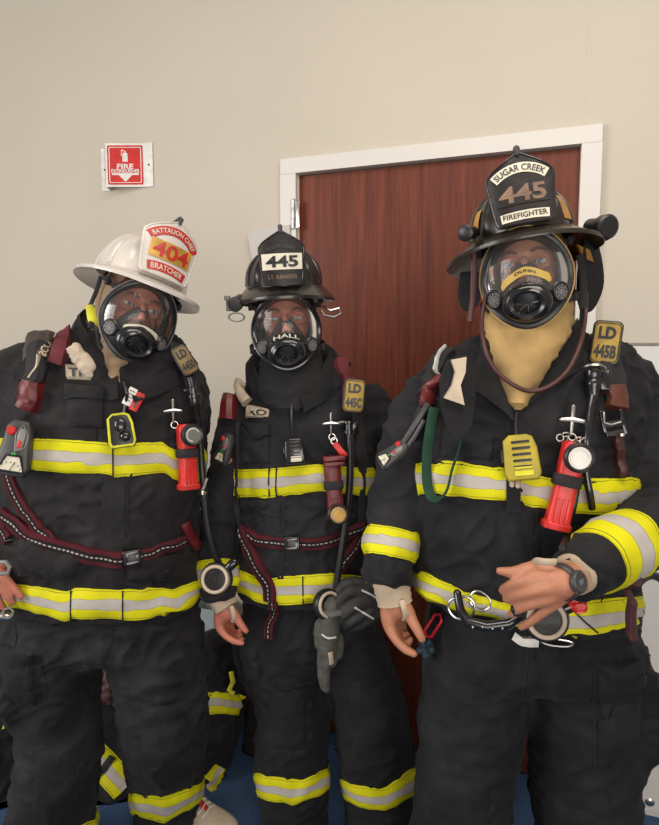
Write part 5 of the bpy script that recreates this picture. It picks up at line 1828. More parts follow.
def unit_tag(T, lines, label, w_=0.058, h_=0.092, face='tagyel', hs=(0.028, 0.030)):
    t = thing('unit_tag', tloc(T), label, 'tag')
    m = Mb(); m.prism(rrect(w_, h_, 0.012, 5), 0, 0.008, 0.002, T); build('backing', m, 'black', parent=t)
    m = Mb(); m.prism(rrect(w_ * .90, h_ * .93, 0.010, 5), 0.007, 0.0095, 0.0006, T); build('face', m, face, parent=t)
    m = Mb(); m.torus(1.0, 0.02, 40, 6, T @ Matrix.Translation((0, 0, 0.0096)) @ Matrix.Diagonal((w_ * .40, h_ * .42, 0.05, 1)))
    f_ = lambda u, v: T @ Vector((u, v, 0.0102))
    m = Mb()
    if len(lines) > 1:
        lettering(m, lines[0], f_, w_ * .58, h_ * hs[0] * 10, 0, h_ * .22, 0.05)
        build('lettering', m, 'black', parent=t, smooth=False); m = Mb()
        lettering(m, lines[1], f_, w_ * .74, h_ * hs[1] * 10, 0, -h_ * .20, 0.05)
    build('lettering', m, 'black', parent=t, smooth=False)
    m = Mb(); pth = [(x * .86, y * .88, .0098) for x, y in rrect(w_, h_, 0.012, 5)]; m.tube(pth + [pth[0]], 0.0008, 5, T)
    build('border', m, 'black', parent=t)
    return t


def buckle(T, host, s=1.0, nm='buckle'):
    Q = T @ Matrix.Scale(s, 4)
    m = Mb(); m.box((0, 0, .006), (.040, .034, .012), Q, .003); m.box((0, .011, .012), (.030, .006, .006), Q); m.box((0, -.011, .012), (.030, .006, .006), Q)
    b = build(nm, m, 'gloss', parent=host)
    m = Mb(); m.box((0, 0, .0135), (.018, .016, .003), Q); build('release_button', m, 'dgrey', parent=b)
    return b


def regulator(T, label, s=1.0, ring_m='cream', knob=None):
    """breathing regulator: round housing with a pale sealing ring"""
    t = thing('breathing_regulator', tloc(T), label, 'regulator')
    Q = T @ Matrix.Scale(s, 4)
    m = Mb(); m.lathe([(.030, -.012), (.044, -.004), (.046, .008), (.042, .016), (.036, .018)], 34, Q); build('housing', m, 'black', parent=t)
    m = Mb(); m.torus(.034, .0048, 34, 10, Q @ Matrix.Translation((0, 0, .020))); build('seal', m, ring_m, parent=t)
    m = Mb(); m.lathe([(.030, .018), (.029, .012), (.012, .010), (.010, .016), (.004, .018)], 28, Q)
    for k in range(3): m.box((0, 0, .014), (.052, .004, .004), Q @ Matrix.Rotation(math.pi * k / 3, 4, 'Z'))
    build('outlet', m, 'dgrey', parent=t)
    m = Mb(); m.lathe([(.012, 0), (.013, .012), (.013, .030), (.010, .034)], 18, Q @ Matrix.Rotation(R(-60 if not knob else 0), 4, 'Z') @ Matrix.Translation((0, .040, .004)) @ Matrix.Rotation(R(-90), 4, 'X'))
    build('inlet', m, 'gloss', parent=t)
    if knob:
        m = Mb()
        m.lathe([(.010, 0), (.0105, .018), (.008, .020)], 14, Q @ Matrix.Rotation(R(knob), 4, 'Z') @ Matrix.Translation((0, .052, .010)) @ Matrix.Rotation(R(-90), 4, 'X'))
        for k in range(8):
            a = 2 * math.pi * k / 8
            m.box((.0102 * math.cos(a), .0102 * math.sin(a), .010), (.003, .003, .014), Q @ Matrix.Rotation(R(knob), 4, 'Z') @ Matrix.Translation((0, .052, .010)) @ Matrix.Rotation(R(-90), 4, 'X'))
        build('knob', m, 'red', parent=t)
    return t


def dring(T, w_=.022, h_=.028, r=.0025, label='', nm='d_ring'):
    m = Mb()
    m.tube([(w_ * math.copysign(abs(math.cos(a)) ** .8, math.cos(a)), h_ * .75 * math.sin(a) * (1 if math.sin(a) < 0 else .7), .004 * math.sin(a)) for a in [2 * math.pi * k / 28 for k in range(29)]], r, 8, T, caps=False)
    return build(nm, m, 'steel', origin=tloc(T), label=label, cat='ring')


def harness(d, label):
    p = d['p'].location + Vector((0, 0, 1.1))
    return thing('air_pack_harness', p, label, 'harness')


def hs_(h, d, nm, pts, w_, m, off=0.006, thick=0.004, lab=None, **kw):
    mb = strip(pts, w_, d['all'], off=off, thick=thick, **kw)
    return build(nm, mb, m, parent=h, label=lab) if mb.v else None


# ------------------------------------------------ A (white helmet)
hA = harness(A, 'maroon breathing apparatus harness on the firefighter with the white helmet')
hs_(hA, A, 'shoulder_strap', [(70, 318), (66, 334), (62, 352), (57, 366)], .036, 'redstrap', off=.016, thick=.006)
hs_(hA, A, 'shoulder_pad', [(54, 328), (44, 345), (40, 365)], .062, mat('scuffed_dark_pad', (0.05, 0.035, 0.032), 0.6, var=0.5), off=.018, thick=.018)
hs_(hA, A, 'hose_sleeve', [(44, 352), (38, 370), (33, 390)], .050, 'bstrap', off=.018, thick=.020)
hs_(hA, A, 'hose_piping', [(47, 360), (43, 371), (40, 381)], .004, 'cream', off=.040, thick=.001)
hs_(hA, A, 'strap_cover', [(38, 378), (34, 395), (29, 410)], .048, 'dred', off=.020, thick=.016)
hs_(hA, A, 'lower_strap', [(8, 470), (14, 490), (24, 508), (36, 524), (46, 536), (54, 544)], .030, 'strap')
hs_(hA, A, 'strap_tail', [(42, 540), (43, 550), (43, 560)], .032, 'strap')
hs_(hA, A, 'side_strap', [(0, 516), (6, 528), (12, 540)], .036, 'strap', off=.012)
wb = hs_(hA, A, 'waist_belt', [(2, 512), (16, 526), (40, 540), (66, 549), (96, 556), (124, 559)], .038, 'strap', off=.010)
hs_(hA, A, 'waist_belt', [(138, 556), (152, 553), (168, 547), (184, 540)], .028, 'strap', off=.008)
buckle(frame(A, 132, 557, .008, 4), hA, 1.05)
hs_(hA, A, 'side_pad', [(184, 522), (190, 536), (196, 546)], .030, 'dred', off=.006, thick=.01)
hs_(hA, A, 'shoulder_strap', [(172, 346), (184, 364), (192, 386), (197, 410), (198, 440)], .040, 'bstrap', off=.008, thick=.008)
t = Mb()
padb = bvh(strip([(54, 328), (44, 345), (40, 365)], .062, A['all'], off=.018, thick=.018))


def pf(u, v):
    x, y = 47 + u * 26 * .42 + v * 22 * .9, 344 - u * 26 * .9 + v * 22 * .42
    h_, n_ = hit(padb, x, y)
    return (h_ if h_ is not None else P(x, y, 1.49)) - ray(x, y) * .0015


lettering(t, 'SCOTT', pf, .95, .40, 0, 0, .03)
build('lettering', t, 'knit', parent=hA, smooth=False)

pass_console(frame(A, 19, 446, .018, -10), 'grey gauge console with a red button, biggest one, beside the left picture edge', .98)
unit_tag(frame(A, 184, 361, .022, 26), ['LD', '4450'], 'brown unit tag lying slanted on the shoulder right of the white-helmeted face', .046, .078, face=mat('worn_brown_tag', (0.20, 0.13, 0.05), .5, var=.3))
cross_clip(frame(A, 173, 411, .012, 0), 'silver cross-shaped clip above the bright red flashlight', 1.0)
angle_light(frame(A, 184, 456, .012, 0, yaw=4), 'bright red flashlight with black lens ring on the white-helmeted man', 'red', .158)
speaker_mic(frame(A, 122, 431, .014, 6, pit=-8), 'black microphone in a lime yellow frame below the white-helmeted face', 'black', .060, .080, 'yellow', [S(A, 124, 414, .02), S(A, 126, 402, .02), S(A, 127, 392, .03), S(A, 124, 382, .02)])
# luggage-style card tag
T_ = frame(A, 133, 398, .020, -28)
ct_ = thing('card_tag', tloc(T_), 'small white and red card tag hanging above the lime framed microphone', 'tag')
m = Mb(); m.prism(rrect(.020, .044, .002, 2), 0, .0015, .0004, T_ @ Matrix.Translation((-.008, 0, 0))); build('white_half', m, 'white', parent=ct_)
m = Mb(); m.prism(rrect(.020, .046, .002, 2), 0, .0018, .0004, T_ @ Matrix.Translation((.012, -.004, 0))); build('red_half', m, 'red', parent=ct_)
m = Mb()
for k in range(4): m.box((-.008, .014 - .008 * k, .002), (.013, .0016, .0006), T_)
m.box((.012, -.004, .0022), (.005, .030, .0006), T_)
build('print', m, 'dgrey', parent=ct_)
# earmuff-like tan tab near the collar
m = Mb(); T_ = frame(A, 83, 362, .022, 20)
gb_ = []
for q in ([(0, -.012, .004), (0, .010, .006)], [(-.010, .008, .006), (-.012, .034, .006)], [(.000, .010, .008), (.000, .036, .008)], [(.008, .004, .008), (.016, -.020, .010)], [(-.004, -.010, .008), (.004, -.034, .006)]):
    t_ = Mb(); t_.limb([T_ @ Vector(p) for p in q], [.0135, .0105], 12); gb_.append(t_)
m = union(gb_, .0028, 2); wrinkle(m, .0035, (50, 50, 50), 2)
build('crumpled_glove', m, 'cream', origin=tloc(T_), label='tan crumpled glove hanging at the collar of the white-helmeted man', cat='glove')
# helmet strap buckle
T_ = frame(A, 93, 318, 0, 12, Y=1.565)
cb = thing('chin_strap_buckle', tloc(T_), 'yellow plastic buckle on the chin strap under the white helmet', 'buckle')
m = Mb(); m.prism([(-.012, -.030), (.006, -.032), (.012, -.014), (.008, .002), (.012, .016), (.004, .032), (-.010, .030), (-.014, 0)], 0, .012, .003, T_); build('clip_body', m, 'yellow', parent=cb)
m = Mb(); m.tube([T_ @ Vector((0, .028, .004)), P(96, 292, 1.575), P(101, 276, 1.58)], .0055, 8, flat=.4); build('webbing', m, 'bstrap', parent=cb)
m = Mb(); m.tube([T_ @ Vector((0, -.028, .004)), P(99, 345, 1.555), P(110, 362, 1.53)], .005, 8, flat=.4); build('webbing', m, 'bstrap', parent=cb)
# hose from the shoulder to the hanging regulator
hose('air_hose', [S(A, 190, 378, .03), S(A, 194, 396, .035), S(A, 199, 430, .04), P(203, 480, 1.555), P(207, 520, 1.555), P(213, 548, 1.56), P(221, 568, 1.575)], .0085, 'black', 'black air hose running down beside the bright red flashlight to a regulator', 'hose')
m = Mb(); T_ = frame(A, 194, 397, .034, 4)
m.lathe([(.012, -.022), (.014, -.018), (.014, -.004), (.016, -.002), (.016, .006), (.012, .008), (.012, .022), (.008, .024)], 20, T_ @ Matrix.Rotation(R(-90), 4, 'X'))
m.box((-.012, .018, .004), (.026, .006, .006), T_)
build('hose_coupling', m, 'gloss', origin=tloc(T_), label='black hose coupling on the chest beside the white-helmeted man’s shoulder tag', cat='coupling')
regulator(frame(B, 217, 579, .030, 10, Y=1.575, yaw=-15), 'regulator with a beige ring hanging over the cuff of the middle man', .92, ring_m='cream', knob=None)
m = Mb(); m.tube([S(A, 207, 478, .02, 1.56), S(A, 203, 490, .02, 1.56), S(A, 199, 497, .02, 1.56)], .005, 8)
m.lathe([(.006, 0), (.007, .014), (.004, .016)], 12, frame(A, 201, 494, .03, 20, Y=1.56)); build('whistle', m, 'steel', origin=P(203, 490, 1.54), label='small metal clip on the hose under the bright red flashlight', cat='clip')

# ------------------------------------------------ B (middle)
hB = harness(B, 'maroon breathing apparatus harness worn by the man in the middle')
hs_(hB, B, 'shoulder_strap', [(342, 358), (344, 372), (350, 388), (352, 410)], .050, 'redstrap', off=.010, thick=.008)
hs_(hB, B, 'shoulder_pad', [(345, 356), (349, 368), (352, 382)], .034, 'gloss', off=.022, thick=.014)
hs_(hB, B, 'shoulder_strap', [(356, 410), (360, 440), (362, 480), (360, 540)], .026, 'bstrap', off=.005, thick=.004)
hs_(hB, B, 'shoulder_strap', [(236, 378), (232, 394), (230, 410)], .040, 'bstrap', off=.010, thick=.008)
hs_(hB, B, 'strap_cover', [(234, 396), (231, 406), (229, 420)], .044, 'dred', off=.016, thick=.014)
hs_(hB, B, 'lower_strap', [(238, 420), (239, 460), (238, 500), (241, 530)], .012, 'bstrap', off=.006)
hs_(hB, B, 'waist_belt', [(246, 532), (256, 538), (270, 542), (286, 544)], .030, 'strap', off=.009)
hs_(hB, B, 'waist_belt', [(298, 544), (316, 543), (334, 540), (352, 532), (362, 526)], .030, 'strap', off=.009)
buckle(frame(B, 292, 543, .010, 0), hB, 1.0)
hs_(hB, B, 'diagonal_strap', [(243, 530), (250, 548), (260, 568), (270, 588), (272, 600)], .034, 'strap', off=.014)
hs_(hB, B, 'strap_tail', [(274, 600), (275, 612), (271, 622), (268, 637)], .024, 'strap', off=.012)
hs_(hB, B, 'diagonal_strap', [(358, 534), (352, 548), (344, 560), (340, 572)], .032, 'strap', off=.010)
unit_tag(frame(B, 354, 396, .036, -5, blend=.9), ['LD', '445C'], 'yellow unit tag reading LD 445C on the middle man’s shoulder', .056, .086)
T_ = frame(B, 349, 428, .014, 0)
m = Mb(); m.lathe([(.009, -.030), (.010, -.016), (.015, -.014), (.015, -.006), (.011, -.004), (.011, .010), (.016, .012), (.016, .018), (.010, .020)], 22, T_ @ Matrix.Rotation(R(-90), 4, 'X'))
m.box((-.010, .016, .004), (.040, .006, .008), T_); m.box((.016, 0, -.004), (.020, .034, .010), T_)
build('hose_coupling', m, 'gloss', origin=tloc(T_), label='black hose coupling under the LD 445C tag', cat='coupling')
hose('air_hose', [S(B, 350, 432, .022), S(B, 350, 450, .03), S(B, 350, 480, .04), S(B, 346, 520, .04), S(B, 340, 560, .04), S(B, 336, 590, .035), S(B, 337, 606, .04, 1.6)], .0095, 'black', 'black air hose hanging down the middle man’s coat beside his flashlight', 'hose')
cross_clip(frame(B, 331, 424, .012, 0), 'silver cross-shaped clip on the middle man’s chest', 1.0)
T_ = frame(B, 340, 450, .030, 25)
kt = thing('key_tag', tloc(T_), 'small bright red tab hanging under the middle man’s cross clip', 'tag')
m = Mb(); m.prism(rrect(.016, .046, .005, 4), 0, .006, .002, T_ @ Matrix.Rotation(R(14), 4, 'Z')); build('tab', m, 'red', parent=kt)
m = Mb(); m.torus(.008, .0014, 16, 6, T_ @ Matrix.Translation((-.004, .028, .003))); build('ring', m, 'steel', parent=kt)
angle_light(frame(B, 333, 488, .014, 4), 'dark red flashlight with its lens at the bottom on the middle man', 'dred', .155, .96, lens_top=False, lenscol='gold')
T_ = frame(B, 333, 459, .014, 2); m = Mb(); m.box((0, .004, .022), (.056, .012, .048), T_, .004); m.box((0, -.010, .020), (.052, .010, .044), T_, .004)
build('flashlight_holster', m, 'dred', origin=S(B, 334, 458, .04), label='red webbing loop holding the middle man’s dark red flashlight', cat='holster')
speaker_mic(frame(B, 295, 451, .014, 5, pit=-6), 'black slotted microphone on the middle man’s chest', 'gloss', .052, .066, None, [S(B, 293, 434, .018), S(B, 292, 415, .03), S(B, 292, 398, .03), S(B, 288, 385, .02)])
pc = pass_console(frame(B, 228, 448, .020, -16, yaw=-38), 'small gauge console hanging on the middle man’s upper arm', .62)

# regulator on his belt
regulator(frame(B, 326, 604, .030, 0, Y=1.575, yaw=30), 'dark regulator at the hem of the middle man beside the hanging glove', .86)
# gloved left hand
gl = [plimb([(384, 580, 1.60, .036), (374, 588, 1.59, .042), (360, 600, 1.575, .044), (352, 612, 1.57, .034)], 16, 4)]
gl += fingers([
    [(366, 592, 1.555, .022), (350, 592, 1.545, .0165), (341, 600, 1.540, .0145), (338, 610, 1.545, .0125)],
    [(368, 602, 1.550, .022), (354, 606, 1.535, .0165), (345, 613, 1.532, .0145), (341, 621, 1.540, .0125)],
    [(370, 610, 1.550, .021), (358, 617, 1.538, .0160), (350, 622, 1.536, .0140), (345, 626, 1.545, .0120)],
    [(374, 614, 1.556, .020), (364, 623, 1.546, .0150), (356, 627, 1.545, .0125), (350, 629, 1.552, .0110)],
    [(370, 588, 1.575, .020), (356, 582, 1.570, .0145), (346, 583, 1.565, .0130), (339, 590, 1.560, .0115)]])
g_ = union(gl, .0045, 2); wrinkle(g_, .003, (22, 22, 22), 4)
gv = build('glove', g_, 'glove', parent=B['p'])
gb = bvh(g_)
for pts in ([(361, 590), (370, 594), (379, 600)], [(354, 607), (364, 613), (374, 619)], [(366, 582), (376, 586), (384, 590)]):
    m = strip(pts, .0045, gb, off=.0012, thick=.0015, cols=2)
    if m.v: build('reflective_piping', m, 'refl', parent=gv)
# the spare glove it holds, hanging fingers down
sg2 = [plimb([(330, 606, 1.545, .026), (330, 622, 1.545, .028), (329, 640, 1.548, .026), (328, 652, 1.55, .024)], 16, 4)]
sg2 += fingers([
    [(322, 646, 1.552, .014), (321, 662, 1.552, .0125), (322, 678, 1.552, .011), (324, 688, 1.553, .009)],
    [(328, 650, 1.542, .014), (327, 664, 1.540, .013), (326, 680, 1.542, .011), (327, 690, 1.545, .009)],
    [(334, 646, 1.550, .014), (334, 656, 1.550, .013), (333, 664, 1.55, .011)],
    [(338, 636, 1.556, .014), (340, 646, 1.556, .012), (339, 656, 1.556, .010)],
    [(320, 624, 1.548, .014), (318, 636, 1.545, .0125), (318, 646, 1.545, .010)]])
g2 = union(sg2, .0042, 2); wrinkle(g2, .003, (24, 24, 24), 9)
gt = thing('spare_glove', P(330, 606, 1.545), 'worn grey leather glove hanging from the middle man’s gloved hand', 'glove')
build('glove_leather', g2, 'gloveg', parent=gt)
b2 = bvh(g2)
for pts in ([(322, 634), (328, 638), (336, 637)], ):
    m = strip(pts, .0045, b2, off=.0012, thick=.0015, cols=2)
    if m.v: build('reflective_piping', m, 'refl', parent=gt)
m = strip([(330, 652), (331, 658), (331, 664)], .012, b2, off=.002, thick=.003, cols=2)
if m.v: build('pull_tab', m, 'cream', parent=gt)
m = Mb(); m.tube([P(322, 600, 1.545), P(323, 610, 1.53), P(332, 614, 1.52), P(341, 612, 1.53)], .010, 10, flat=.6); build('cuff_roll', m, mat('grey_glove_cuff', (0.10, 0.10, 0.10), .8, bump=.5), parent=gt)

# helmet lamp, left of the helmet
T_ = frame(B, 237, 303, 0, 0, Y=1.64, yaw=-25)
hl = thing('helmet_lamp', tloc(T_), 'small grey and black lamp clamped to the brim of the 445 helmet', 'lamp')
m = Mb(); m.lathe([(.012, -.030), (.016, -.024), (.016, .0), (.019, .004), (.019, .016), (.015, .018)], 22, T_ @ Matrix.Rotation(R(18), 4, 'X')); build('barrel', m, 'dgrey', parent=hl)
m = Mb(); m.lathe([(.0145, .016), (.008, .010), (.003, .012)], 20, T_ @ Matrix.Rotation(R(18), 4, 'X')); build('lamp_lens', m, mat('pinkish_lens', (0.35, 0.2, 0.17), .15), parent=hl)
m = Mb(); m.box((-.018, -.004, -.004), (.020, .034, .026), T_, .004); m.box((-.022, .012, .010), (.014, .012, .012), T_); m.torus(.018, .0025, 20, 6, T_ @ Matrix.Translation((-.002, -.036, 0)) @ Matrix.Diagonal((1.2, .6, 1, 1))); m.tube([(.002, .0, -.01), (.03, .006, -.01), (.055, .010, .0)], .006, 8, T_)
build('clamp', m, 'grey', parent=hl)
m = Mb(); T_ = frame(B, 330, 313, 0, 0, Y=1.66)
m.tube([T_ @ Vector(p) for p in [(-.018, .018, 0), (.0, .006, .004), (.024, .012, .004), (.030, .0, .004), (.012, -.010, .004), (-.014, -.006, .002), (-.022, .006, 0)]], .0035, 8)
build('helmet_hook', m, 'steel', origin=tloc(T_), label='curled wire hook under the right rim of the 445 black helmet', cat='hook')

# ------------------------------------------------ C (right)
hC = harness(C, 'black and maroon breathing apparatus harness worn by the man on the right')
hs_(hC, C, 'shoulder_strap', [(448, 352), (440, 366), (434, 380), (430, 396)], .042, 'bstrap', off=.010, thick=.010)
hs_(hC, C, 'hose_piping', [(448, 352), (443, 364), (440, 378)], .005, 'refl', off=.024, thick=.003)
hs_(hC, C, 'strap_cover', [(442, 378), (434, 386), (430, 402)], .024, 'dred', off=.018, thick=.010)
hs_(hC, C, 'lower_strap', [(429, 400), (420, 420), (412, 440)], .020, 'bstrap', off=.012, thick=.008)
hs_(hC, C, 'shoulder_strap', [(606, 342), (607, 355), (610, 380), (613, 404)], .050, 'bstrap', off=.008, thick=.008)
hs_(hC, C, 'strap_adjuster', [(608, 388), (611, 400), (612, 412)], .042, mat('brown_leather', (0.10, 0.03, 0.018), .5), off=.018, thick=.010)
bk = frame(C, 612, 424, .018, 10)
m = Mb(); m.box((0, 0, .006), (.040, .012, .012), bk); m.box((0, -.018, .006), (.036, .010, .010), bk); m.box((-.018, .006, .006), (.006, .044, .010), bk); m.box((.018, .0, .006), (.006, .05, .010), bk)
build('buckle', m, 'gloss', parent=hC)
m = Mb(); m.tube([(-.014, .024, .014), (-.018, .004, .016), (-.006, -.002, .016), (.012, .0, .016)], .0018, 6, bk); m.box((.010, -.024, .014), (.008, .006, .004), bk); build('wire_gate', m, 'steel', parent=hC)
hs_(hC, C, 'lower_strap', [(613, 430), (617, 450), (620, 475)], .018, 'maroon', off=.010, thick=.006)
hs_(hC, C, 'side_strap', [(633, 576), (631, 595), (629, 610), (630, 634)], .022, 'maroon', off=.008, thick=.008)
unit_tag(frame(C, 606, 343, .045, -6, blend=.9), ['LD', '445B'], 'yellow unit tag reading LD 445B on the right man’s shoulder', .056, .088)
# black hose with chrome-collared coupling
T_ = frame(C, 593, 382, .018, 0)
cpl = thing('hose_coupling', tloc(T_), 'black coupling with a metal collar under the LD 445B tag', 'coupling')
m = Mb(); m.lathe([(.008, -.040), (.011, -.030), (.013, -.012), (.0155, -.008), (.0155, .0), (.013, .004), (.017, .012), (.017, .020), (.012, .024)], 24, T_ @ Matrix.Rotation(R(-90), 4, 'X')); m.box((.022, .004, -.004), (.018, .04, .012), T_); build('coupling_body', m, 'gloss', parent=cpl)
m = Mb(); m.torus(.022, .003, 24, 6, T_ @ Matrix.Translation((0, .024, 0)) @ Matrix.Rotation(R(75), 4, 'X'), arc=(0, math.pi)); build('collar_ring', m, 'steel', parent=cpl)
hose('air_hose', [S(C, 592, 396, .026), S(C, 590, 410, .030), S(C, 587, 440, .034), S(C, 586, 470, .034), S(C, 590, 495, .030), S(C, 592, 508, .022)], .0072, 'gloss', 'black air hose tapering down the right man’s chest beside his flashlight', 'hose')
hose('air_hose', [S(C, 578, 480, .012), S(C, 574, 505, .014), S(C, 568, 530, .014), S(C, 562, 548, .01)], .006, 'black', 'short black hose behind the right man’s red flashlight', 'hose')
cross_clip(frame(C, 572, 421, .012, -4), 'silver cross-shaped clip above the right man’s red flashlight', 1.05)
T_ = frame(C, 571, 438, .022, 0)
m = Mb()
for i, (x, y) in enumerate(((-.020, .0), (-.010, .006), (0.002, .002), (.014, -.002), (.022, -.006))): m.torus(.0065, .0015, 14, 6, T_ @ Matrix.Translation((x, y, .002 * (i % 2))) @ Matrix.Rotation(R(60 * (i % 2)), 4, 'X'))
build('ring_chain', m, 'steel', origin=tloc(T_), label='short chain of silver rings between cross clip and red flashlight on the right', cat='chain')
angle_light(frame(C, 563, 484, .014, -12), 'red flashlight with a round silver lens on the right man’s chest', 'red', .165, 1.0)
speaker_mic(frame(C, 521, 458, .014, 8, pit=-6), 'mustard yellow slotted microphone at the right man’s zip', 'olive', .066, .086, None, [S(C, 517, 438, .022), S(C, 516, 425, .02), S(C, 517, 412, .02)])
m = Mb()
for x, y in ((512, 483), (518, 484)): m.limb([S(C, x, y - 3, .012), S(C, x, y + 2, .014)], [.006, .005], 8)
build('cord_toggle', m, 'cream', origin=S(C, 515, 484), label='pair of beige cord ends below the mustard microphone', cat='toggle')
pc = pass_console(frame(C, 396, 455, .026, -48, yaw=-30), 'gauge console hanging by the right man’s armpit beside the green webbing', .52)
m = Mb(); m.tube([S(C, 428, 404, .03), S(C, 418, 420, .035), S(C, 408, 436, .035), S(C, 401, 447, .03)], .0065, 8)
m.tube([S(C, 424, 420, .03), S(C, 415, 436, .035), S(C, 405, 450, .035)], .005, 8)
build('gauge_hose', m, 'dgrey', origin=S(C, 428, 404, .03), label='grey hose pair leading to the gauge console beside the green webbing', cat='hose')
# green webbing loop
pts = [S(C, 434, 408, .022), S(C, 430, 430, .028), S(C, 427, 455, .026), S(C, 427, 480, .024), S(C, 431, 496, .026), S(C, 439, 499, .028), S(C, 447, 490, .026), S(C, 452, 470, .024), S(C, 458, 452, .022), S(C, 461, 440, .018)]
m = Mb(); m.tube([Vector(q) for q in spline([tuple(p) for p in pts], 60)], .0105, 10, flat=.25, up=(0, -1, 0))
build('webbing_loop', m, 'green', origin=pts[0], label='dark green webbing loop hanging over the right man’s chest band', cat='strap')
# leather chin cord
pts = [P(487, 292, 1.27), P(482, 318, 1.245), P(484, 345, 1.19), P(494, 368, 1.175), P(512, 384, 1.165), P(530, 391, 1.165), P(550, 386, 1.165), P(568, 370, 1.175), P(580, 345, 1.20), P(585, 320, 1.25), P(586, 292, 1.28)]
hose('neck_cord', pts, .0042, 'maroon', 'brown leather chin cord looping over the pale yellow hood', 'cord')
m = Mb(); T_ = frame(C, 583, 300, 0, 4, Y=1.27)
m.tube([P(580, 255, 1.28), P(583, 280, 1.275), P(584, 305, 1.27), P(582, 330, 1.265)], .0075, 8, flat=.5); m.box((0, 0, .004), (.016, .036, .010), T_)
build('chin_strap', m, 'bstrap', origin=tloc(T_), label='dark chin strap with a black buckle right of the pale yellow hood', cat='strap')
m = Mb(); m.tube([P(474, 250, 1.27), P(474, 275, 1.27), P(473, 300, 1.265), P(470, 322, 1.25)], .006, 8, flat=.5)
build('chin_strap', m, 'maroon', origin=P(474, 250, 1.27), label='thin brown chin strap hanging on the left side of the yellow-hooded head', cat='strap')
# ear flaps of the SUGAR CREEK helmet
for pl, nm in (([(462, 272, 1.36), (460, 295, 1.36), (466, 310, 1.35), (478, 304, 1.33), (480, 275, 1.33)], 0), ([(584, 236, 1.33), (597, 245, 1.36), (603, 280, 1.37), (596, 304, 1.36), (586, 312, 1.34), (580, 290, 1.32)], 1)):
    m = Mb(); f0 = [P(*q) for q in spline(pl + pl[:1], 26)[:-1]]; k = len(f0)
    m.add([q + Vector((0, -.006, 0)) for q in f0] + [q + Vector((0, .02, 0)) for q in f0], [tuple(range(k))[::-1], tuple(range(k, 2 * k))] + [(i, (i + 1) % k, k + (i + 1) % k, k + i) for i in range(k)])
    e = build('ear_flap', m, 'lining', parent=hc)
m = Mb(); f0 = [P(577, 244, 1.315), P(590, 250, 1.33), P(594, 262, 1.335), P(584, 258, 1.325)]
m.add(f0 + [q + Vector((0, .01, 0)) for q in f0], [(3, 2, 1, 0), (4, 5, 6, 7), (0, 1, 5, 4), (1, 2, 6, 5), (2, 3, 7, 6), (3, 0, 4, 7)]); build('ear_flap_trim', m, 'amber', parent=hc)
for a0 in (205, 330):
    a = R(a0); rows = []
    for i in range(7):
        th = R(6 + 5 * i)
        rows.append([TC @ Vector((.1145 * math.cos(th) ** .82 * math.cos(a + R(-13 + 4 * j)), .1400 * math.cos(th) ** .82 * math.sin(a + R(-13 + 4 * j)) + .012, .082 + .112 * math.sin(th))) for j in range(7)])
    m = Mb(); m.grid(rows); build('reflective_patch', m, 'amber', parent=hc)
# lamps on that helmet
T_ = frame(C, 603, 227, 0, 0, Y=1.27, yaw=35)
hl = thing('helmet_lamp', tloc(T_), 'black torch clamped to the right side of the SUGAR CREEK helmet brim', 'lamp')
m = Mb(); m.lathe([(.014, -.045), (.018, -.040), (.018, -.006), (.023, .0), (.0235, .016), (.019, .020)], 24, T_); build('barrel', m, 'black', parent=hl)
m = Mb(); m.lathe([(.0185, .017), (.010, .010), (.003, .013)], 22, T_); build('lamp_lens', m, 'dgrey', parent=hl)
m = Mb(); m.lathe([(.016, -.02), (.021, -.018), (.021, .012), (.016, .014)], 8, T_ @ Matrix.Translation((.022, -.006, -.030))); build('end_cap', m, 'gloss', parent=hl)
T_ = frame(C, 467, 233, 0, 0, Y=1.25, yaw=-20)
hl = thing('helmet_lamp', tloc(T_), 'tiny silver faced lamp on the left rim of the SUGAR CREEK helmet', 'lamp')
m = Mb(); m.lathe([(.010, -.04), (.013, -.03), (.013, .0), (.0155, .004), (.0155, .010), (.013, .012)], 22, T_); build('barrel', m, 'black', parent=hl)
m = Mb(); m.lathe([(.0130, .0105), (.007, .006), (.003, .009)], 20, T_); build('lamp_lens', m, 'steel', parent=hl)

# belt hardware on C
T_ = frame(C, 487, 614, .022, 2)
bh = thing('belt_handle', tloc(T_), 'black riveted grab handle at the right man’s waist', 'handle')
m = Mb(); m.limb([(-.056, .036, 0), (-.050, .008, .010), (-.036, -.014, .014), (0, -.020, .016), (.040, -.012, .014), (.062, .002, .008)], [.008, .009, .010, .011, .010, .008], 12, T_); build('grip', m, 'gloss', parent=bh)
m = Mb()
for k in range(4): m.ball((-.026 + .018 * k, -.019 + .002 * (k % 2), .026), .0028, 6, T_)
build('rivets', m, 'steel', parent=bh)
dring(frame(C, 461, 606, .018, 20), .026, .034, .0028, 'silver ring left of the riveted belt handle')
dring(frame(C, 481, 600, .014, -35), .020, .026, .0022, 'thin silver ring behind the riveted belt handle')
dring(frame(C, 557, 642, .018, 0), .030, .010, .0026, 'silver half ring below the regulator under the watch hand')
regulator(frame(C, 545, 618, .020, -60, Y=1.125), 'regulator with pale ring and red knob under the right man’s hand', .90, 'cream', knob=1)
T_ = frame(C, 579, 606, .03, -80, Y=1.12)
m = Mb(); m.lathe([(.010, -.012), (.0115, -.008), (.0115, .010), (.008, .013)], 18, T_ @ Matrix.Rotation(R(-90), 4, 'X'))
for k in range(10):
    a = 2 * math.pi * k / 10; m.box((.0115 * math.cos(a), .0, .0115 * math.sin(a)), (.003, .016, .003), T_)
build('valve_knob', m, 'red', origin=tloc(T_), label='ribbed dark red valve knob on the hem band beside the watch hand', cat='knob')
m = strip([(513, 636), (522, 640), (536, 640)], .016, C['all'], off=.014, thick=.001)
